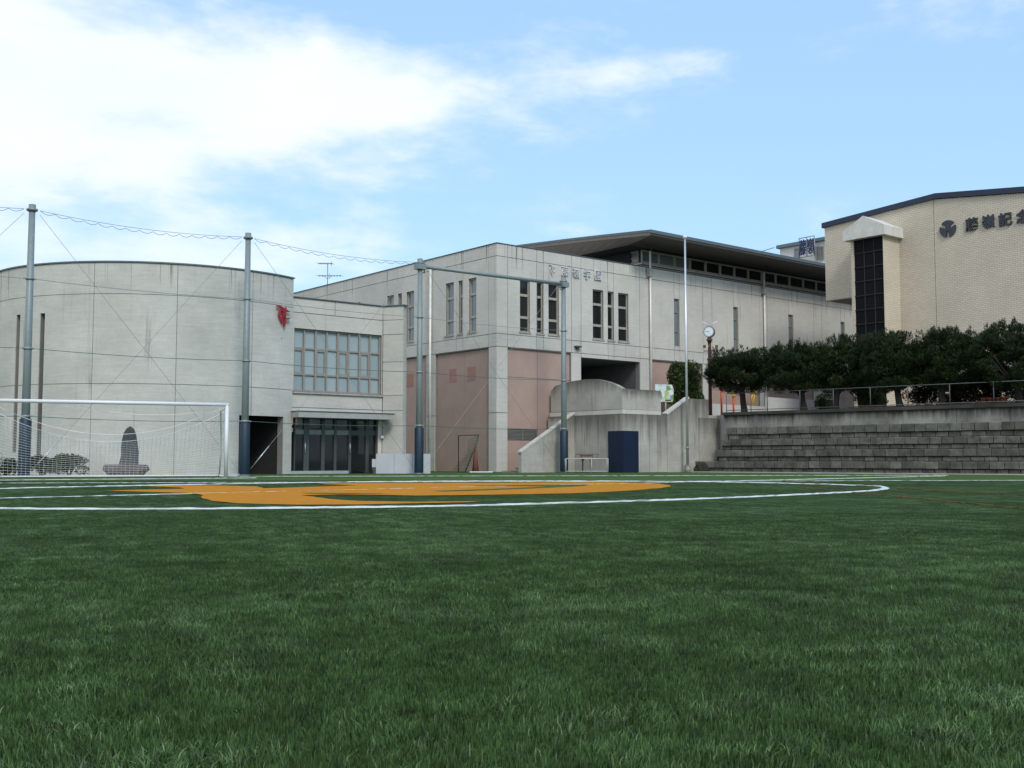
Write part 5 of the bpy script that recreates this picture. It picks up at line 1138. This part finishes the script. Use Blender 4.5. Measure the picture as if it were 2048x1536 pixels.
# trees
Utr = Vector((TD.x, TD.y))
def tree(label, pxt, pxc0, pxc1, ytop, ybot, d, seed, lean=0.0, n=15000):
    r = random.Random(seed); b = Vector(FT.p(FT.u(pxt, 815, d), 0, d)[:2]); Y = b.y
    E = empty('juniper_tree', (b.x, b.y, ZY), label, 'tree', 'clipped trees above the terrace')
    x0, x1 = at_depth(pxc0, 720, Y).x, at_depth(pxc1, 720, Y).x; zt = at_depth(pxt, ytop + 9, Y).z; zb = at_depth(pxt, ybot + 9, Y).z; cx = (x0 + x1) / 2; W = (x1 - x0) / 2; H = (zt - zb) / 2; cz = (zt + zb) / 2; D = min(1.5, W)
    cs = []
    for k in range(190):
        while True:
            a, q, w = r.uniform(-1, 1), r.uniform(-1, 1), r.uniform(-1, 1)
            rr = abs(a) ** 2.4 + abs(q) ** 2.4 + abs(w) ** 2.6
            if .1 < rr < 1: break
        tilt = .0
        p = Vector((cx + a * W * .97, Y + q * D * .85 + (a * W) * (TD.y / TD.x) * .35, cz + w * H * .86 + r.uniform(-.05, .12)))
        s = r.uniform(.15, .29); cs.append((p.x, p.y, p.z, s * 1.15, s * 1.1, s * r.uniform(.75, 1.15)))
    # upright tufts on the top
    for k in range(26):
        a = r.uniform(-.85, .85); cs.append((cx + a * W, Y + r.uniform(-.6, .6) * D + a * W * (TD.y / TD.x) * .35, zt - .14 - .3 * a * a + r.uniform(-.1, .14), .09, .09, .26))
    foliage('crown', cs, int(n * 3.2), .044, LEAF, E, up=.2, seed=seed, elong=1.7, wid=.62)
    q = MB(); f = Vector((cx + (b.x - cx) * (1 - lean), Y, zb + .25)); z0 = ZY - .05
    mid = Vector((b.x + (f.x - b.x) * .45, Y, z0 + (f.z - z0) * .5))
    q.tube([(b.x, b.y, z0), tuple(Vector((b.x, b.y, z0)).lerp(mid, .5) + Vector((.03, 0, 0))), tuple(mid), tuple(f), (f.x, f.y, cz)], [.21, .17, .15, .14, .07], 10)
    for k in range(9):
        a = r.uniform(-.9, .9); e = Vector((cx + a * W * .85, Y + r.uniform(-.6, .6) * D, r.uniform(zb + .2, zt - .3))); s = Vector((f.x, f.y, f.z - .2 + r.uniform(0, .6))); m_ = s.lerp(e, .5) + Vector((0, 0, -.12 + r.uniform(0, .2)))
        q.tube([s, m_, e], [.07, .045, .012], 6)
    q.build('trunk', BARK, E); return E
tree('leftmost clipped juniper with a slanting trunk beside the clock post', 1488, 1417, 1548, 690, 783, -3.3, 21, .75)
tree('second clipped juniper from the clock post, trunk upright', 1608, 1530, 1650, 680, 784, -3.4, 22, .3)
tree('third clipped juniper from the clock post, below the stair bay', 1669, 1628, 1745, 667, 786, -3.6, 23, .3)
tree('clipped juniper just right of the stair bay window', 1800, 1728, 1838, 658, 782, -3.3, 24, .3)
tree('spiky-topped clipped juniper below the round brick emblem', 1883, 1828, 1948, 652, 775, -3.2, 25, .3)
tree('rightmost clipped juniper, cut by the picture edge', 2040, 1945, 2110, 640, 782, -3.3, 26, .3, 19000)
shrub('yard_bush', 'small round bush between the second and third juniper', 1648, 800, 55.5, .9, 1.1, .8, 900, .06, LEAFB, seed=31, z0=ZY)
shrub('yard_bush', 'loose leafy bush right of the fourth juniper trunk', 1846, 800, 50.6, 1.9, 1.5, .9, 2200, .06, LEAFR, seed=32, z0=ZY)
shrub('yard_bush', 'reddish dark bush behind the clay pots', 1975, 800, 49.4, 3.0, 1.9, 1.2, 7000, .06, LEAFR, seed=33, z0=ZY)
shrub('yard_bush', 'dark leafy bush left of the fourth juniper trunk', 1742, 800, 53.0, 2.2, 1.5, 1.0, 2600, .06, LEAFB, seed=34, z0=ZY)
shrub('yard_bush', 'dark reddish bush at the right edge behind the terrace', 2060, 800, 48.2, 2.6, 1.9, 1.2, 5000, .06, LEAFR, seed=35, z0=ZY)
shrub('yard_bush', 'wide dark bush right of the fifth juniper trunk', 1915, 800, 50.2, 2.0, 1.7, 1.0, 4200, .06, LEAFR, seed=36, z0=ZY)
# planting bed edging, pots
e0, e1 = FT.u(1700, 815, -4.2), TEND; E = empty('planting_bed', FT.p(e0, ZY, -4.2), 'long red brick-edged planting bed behind the junipers', 'planter')
u = e0
while u < e1: MB().fbox(FT, u, min(u + .58, e1), ZY, ZY + .26, -4.3, -4.1).build('edge_brick', BRICKRED, E); u += .6
MB().fbox(FT, e0, e1, ZY, ZY + .2, -6.5, -4.31).build('soil', SOIL, E)
plabs = ['first clay pot from the left in the row on the planting bed', 'second clay pot from the left in the row on the planting bed', 'third clay pot from the left in the row on the planting bed', 'fourth clay pot from the left in the row on the planting bed']
for i, px in enumerate((1968, 1980, 1997, 2009)):
    p = FT.p(FT.u(px, 797, -4.2), 0, -4.2); E = empty('flower_pot', (p[0], p[1], ZY + .26), plabs[i], 'pot', 'clay pots on the planting bed')
    MB().lathe((p[0], p[1], ZY + .26), [(.08, 0), (.115, .17), (.13, .17), (.13, .23), (.105, .23), (.1, .2)], 14).build('pot', TERRA, E); MB().lathe((p[0], p[1], ZY + .43), [(.1, 0), (.1, .02)], 12).build('soil', SOIL, E)
# pale ramp walls behind the fence
def lowwall(name, label, pxa, pxb, w, y0a, y0b, m=RAMPW, z0=ZY, cat='wall'):
    f = FR.off(w); ua, ub = f.u(pxa, 815), f.u(pxb, 815); za, zb2 = f.z(pxa, y0a), f.z(pxb, y0b); E = empty(name, f.p(ua, z0), label, cat)
    k = max(1, int((ub - ua) / 2.2))
    for i in range(k):
        a, b3 = ua + (ub - ua) * i / k, ua + (ub - ua) * (i + 1) / k; MB().fpoly(f, [(a + .006, z0), (b3 - .006, z0), (b3 - .006, za + (zb2 - za) * (i + 1) / k), (a + .006, za + (zb2 - za) * i / k)], -.2, 0).build('wall_panel', m, E)
lowwall('ramp_wall', 'long pale low wall behind the orange posts', 1418, 1545, 1.6, 807, 814)
lowwall('ramp_wall', 'pale ramp wall between first and second juniper trunks', 1536, 1604, 2.9, 794, 799)
lowwall('ramp_wall', 'pale low wall between second and third juniper trunks', 1612, 1645, 2.4, 799, 801)
lowwall('dark_bench', 'dark box bench beside the third juniper trunk', 1644, 1668, 4.2, 799.5, 799.5, BRN, cat='bench')
# orange posts, yellow rail
for px, top, w, lab in ((1443, 776, 3.6, 'tall orange post left of the slanting juniper trunk'), (1467, 792, 3.2, 'short orange post with a yellow ornament by the slanting trunk')):
    f = FR.off(w); u = f.u(px, 810); z1 = f.z(px, top); E = empty('orange_post', f.p(u, ZY), lab, 'post'); MB().tube([f.p(u, ZY, 0), f.p(u, z1, 0)], .055, 10).build('post', ORANGE, E); MB().lathe(f.p(u, z1, 0), [(.06, 0), (.04, .04), (.01, .05)], 10).build('cap', ORANGE, E)
    if top > 780:
        q = MB(); zz = f.z(px, 787)
        for k in range(6): a = k * math.pi / 3; q.tube([f.p(u + .05 * math.cos(a), zz + .05 * math.sin(a), .06), f.p(u + .2 * math.cos(a), zz + .2 * math.sin(a), .08)], [.07, .05], 6)
        q.build('ornament', YELLOW, E); q = MB(); q.lathe(f.p(u + .05, zz + .16, .1), [(.06, 0), (.07, .06), (.02, .12)], 8); q.build('ornament_tip', WHITE, E)
f = FR.off(1.2); E = empty('yellow_rail', f.p(f.u(1506, 800), ZY), 'pair of curved yellow pipes before the pink wall', 'rail')
for k in (0, 1): MB().tube([f.p(*f.uz(1500 + 5 * k, 808, 0), 0), f.p(*f.uz(1503 + 5 * k, 795), 0), f.p(*f.uz(1509 + 5 * k, 780), 0), f.p(*f.uz(1517 + 4 * k, 768), 0), f.p(*f.uz(1519 + 4 * k, 755), 0)], .045, 8).build('pipe', YELLOW, E)
# television aerial on the hall roof
ap = FL.p(FL.u(655, 560, -1.5), 0, -1.5); az_ = lambda y: at_depth(655, y, ap[1]).z; zb = ZTOP - .3
E = empty('television_aerial', (ap[0], ap[1], zb), 'television aerial standing on the left roof of the hall', 'aerial')
MB().tube([(ap[0], ap[1], zb), (ap[0], ap[1], az_(526))], .03, 6).build('mast', WIRE, E)
for y, x0, x1 in ((527, 637, 665), (551.5, 636, 683)):
    a, b3 = at_depth(x0, y, ap[1]), at_depth(x1, y, ap[1]); MB().tube([(a.x, a.y, a.z), (b3.x, b3.y, b3.z)], .022, 6).build('boom', WIRE, E); q = MB()
    for k in range(9): c = a.lerp(b3, k / 8); q.tube([c - Vector((.08, .3, 0)), c + Vector((.08, .3, 0))], .012, 5)
    c = a.lerp(b3, .92 if y < 540 else .5); q.tube([c - Vector((0, 0, .18)), c + Vector((0, 0, .18))], .015, 5); q.build('elements', WIRE, E)
c = Vector((ap[0], ap[1], az_(558))); q = MB(); q.tube([c + Vector((-.3, 0, .2)), c, c + Vector((.3, 0, .2))], .014, 5); q.build('brace', WIRE, E)
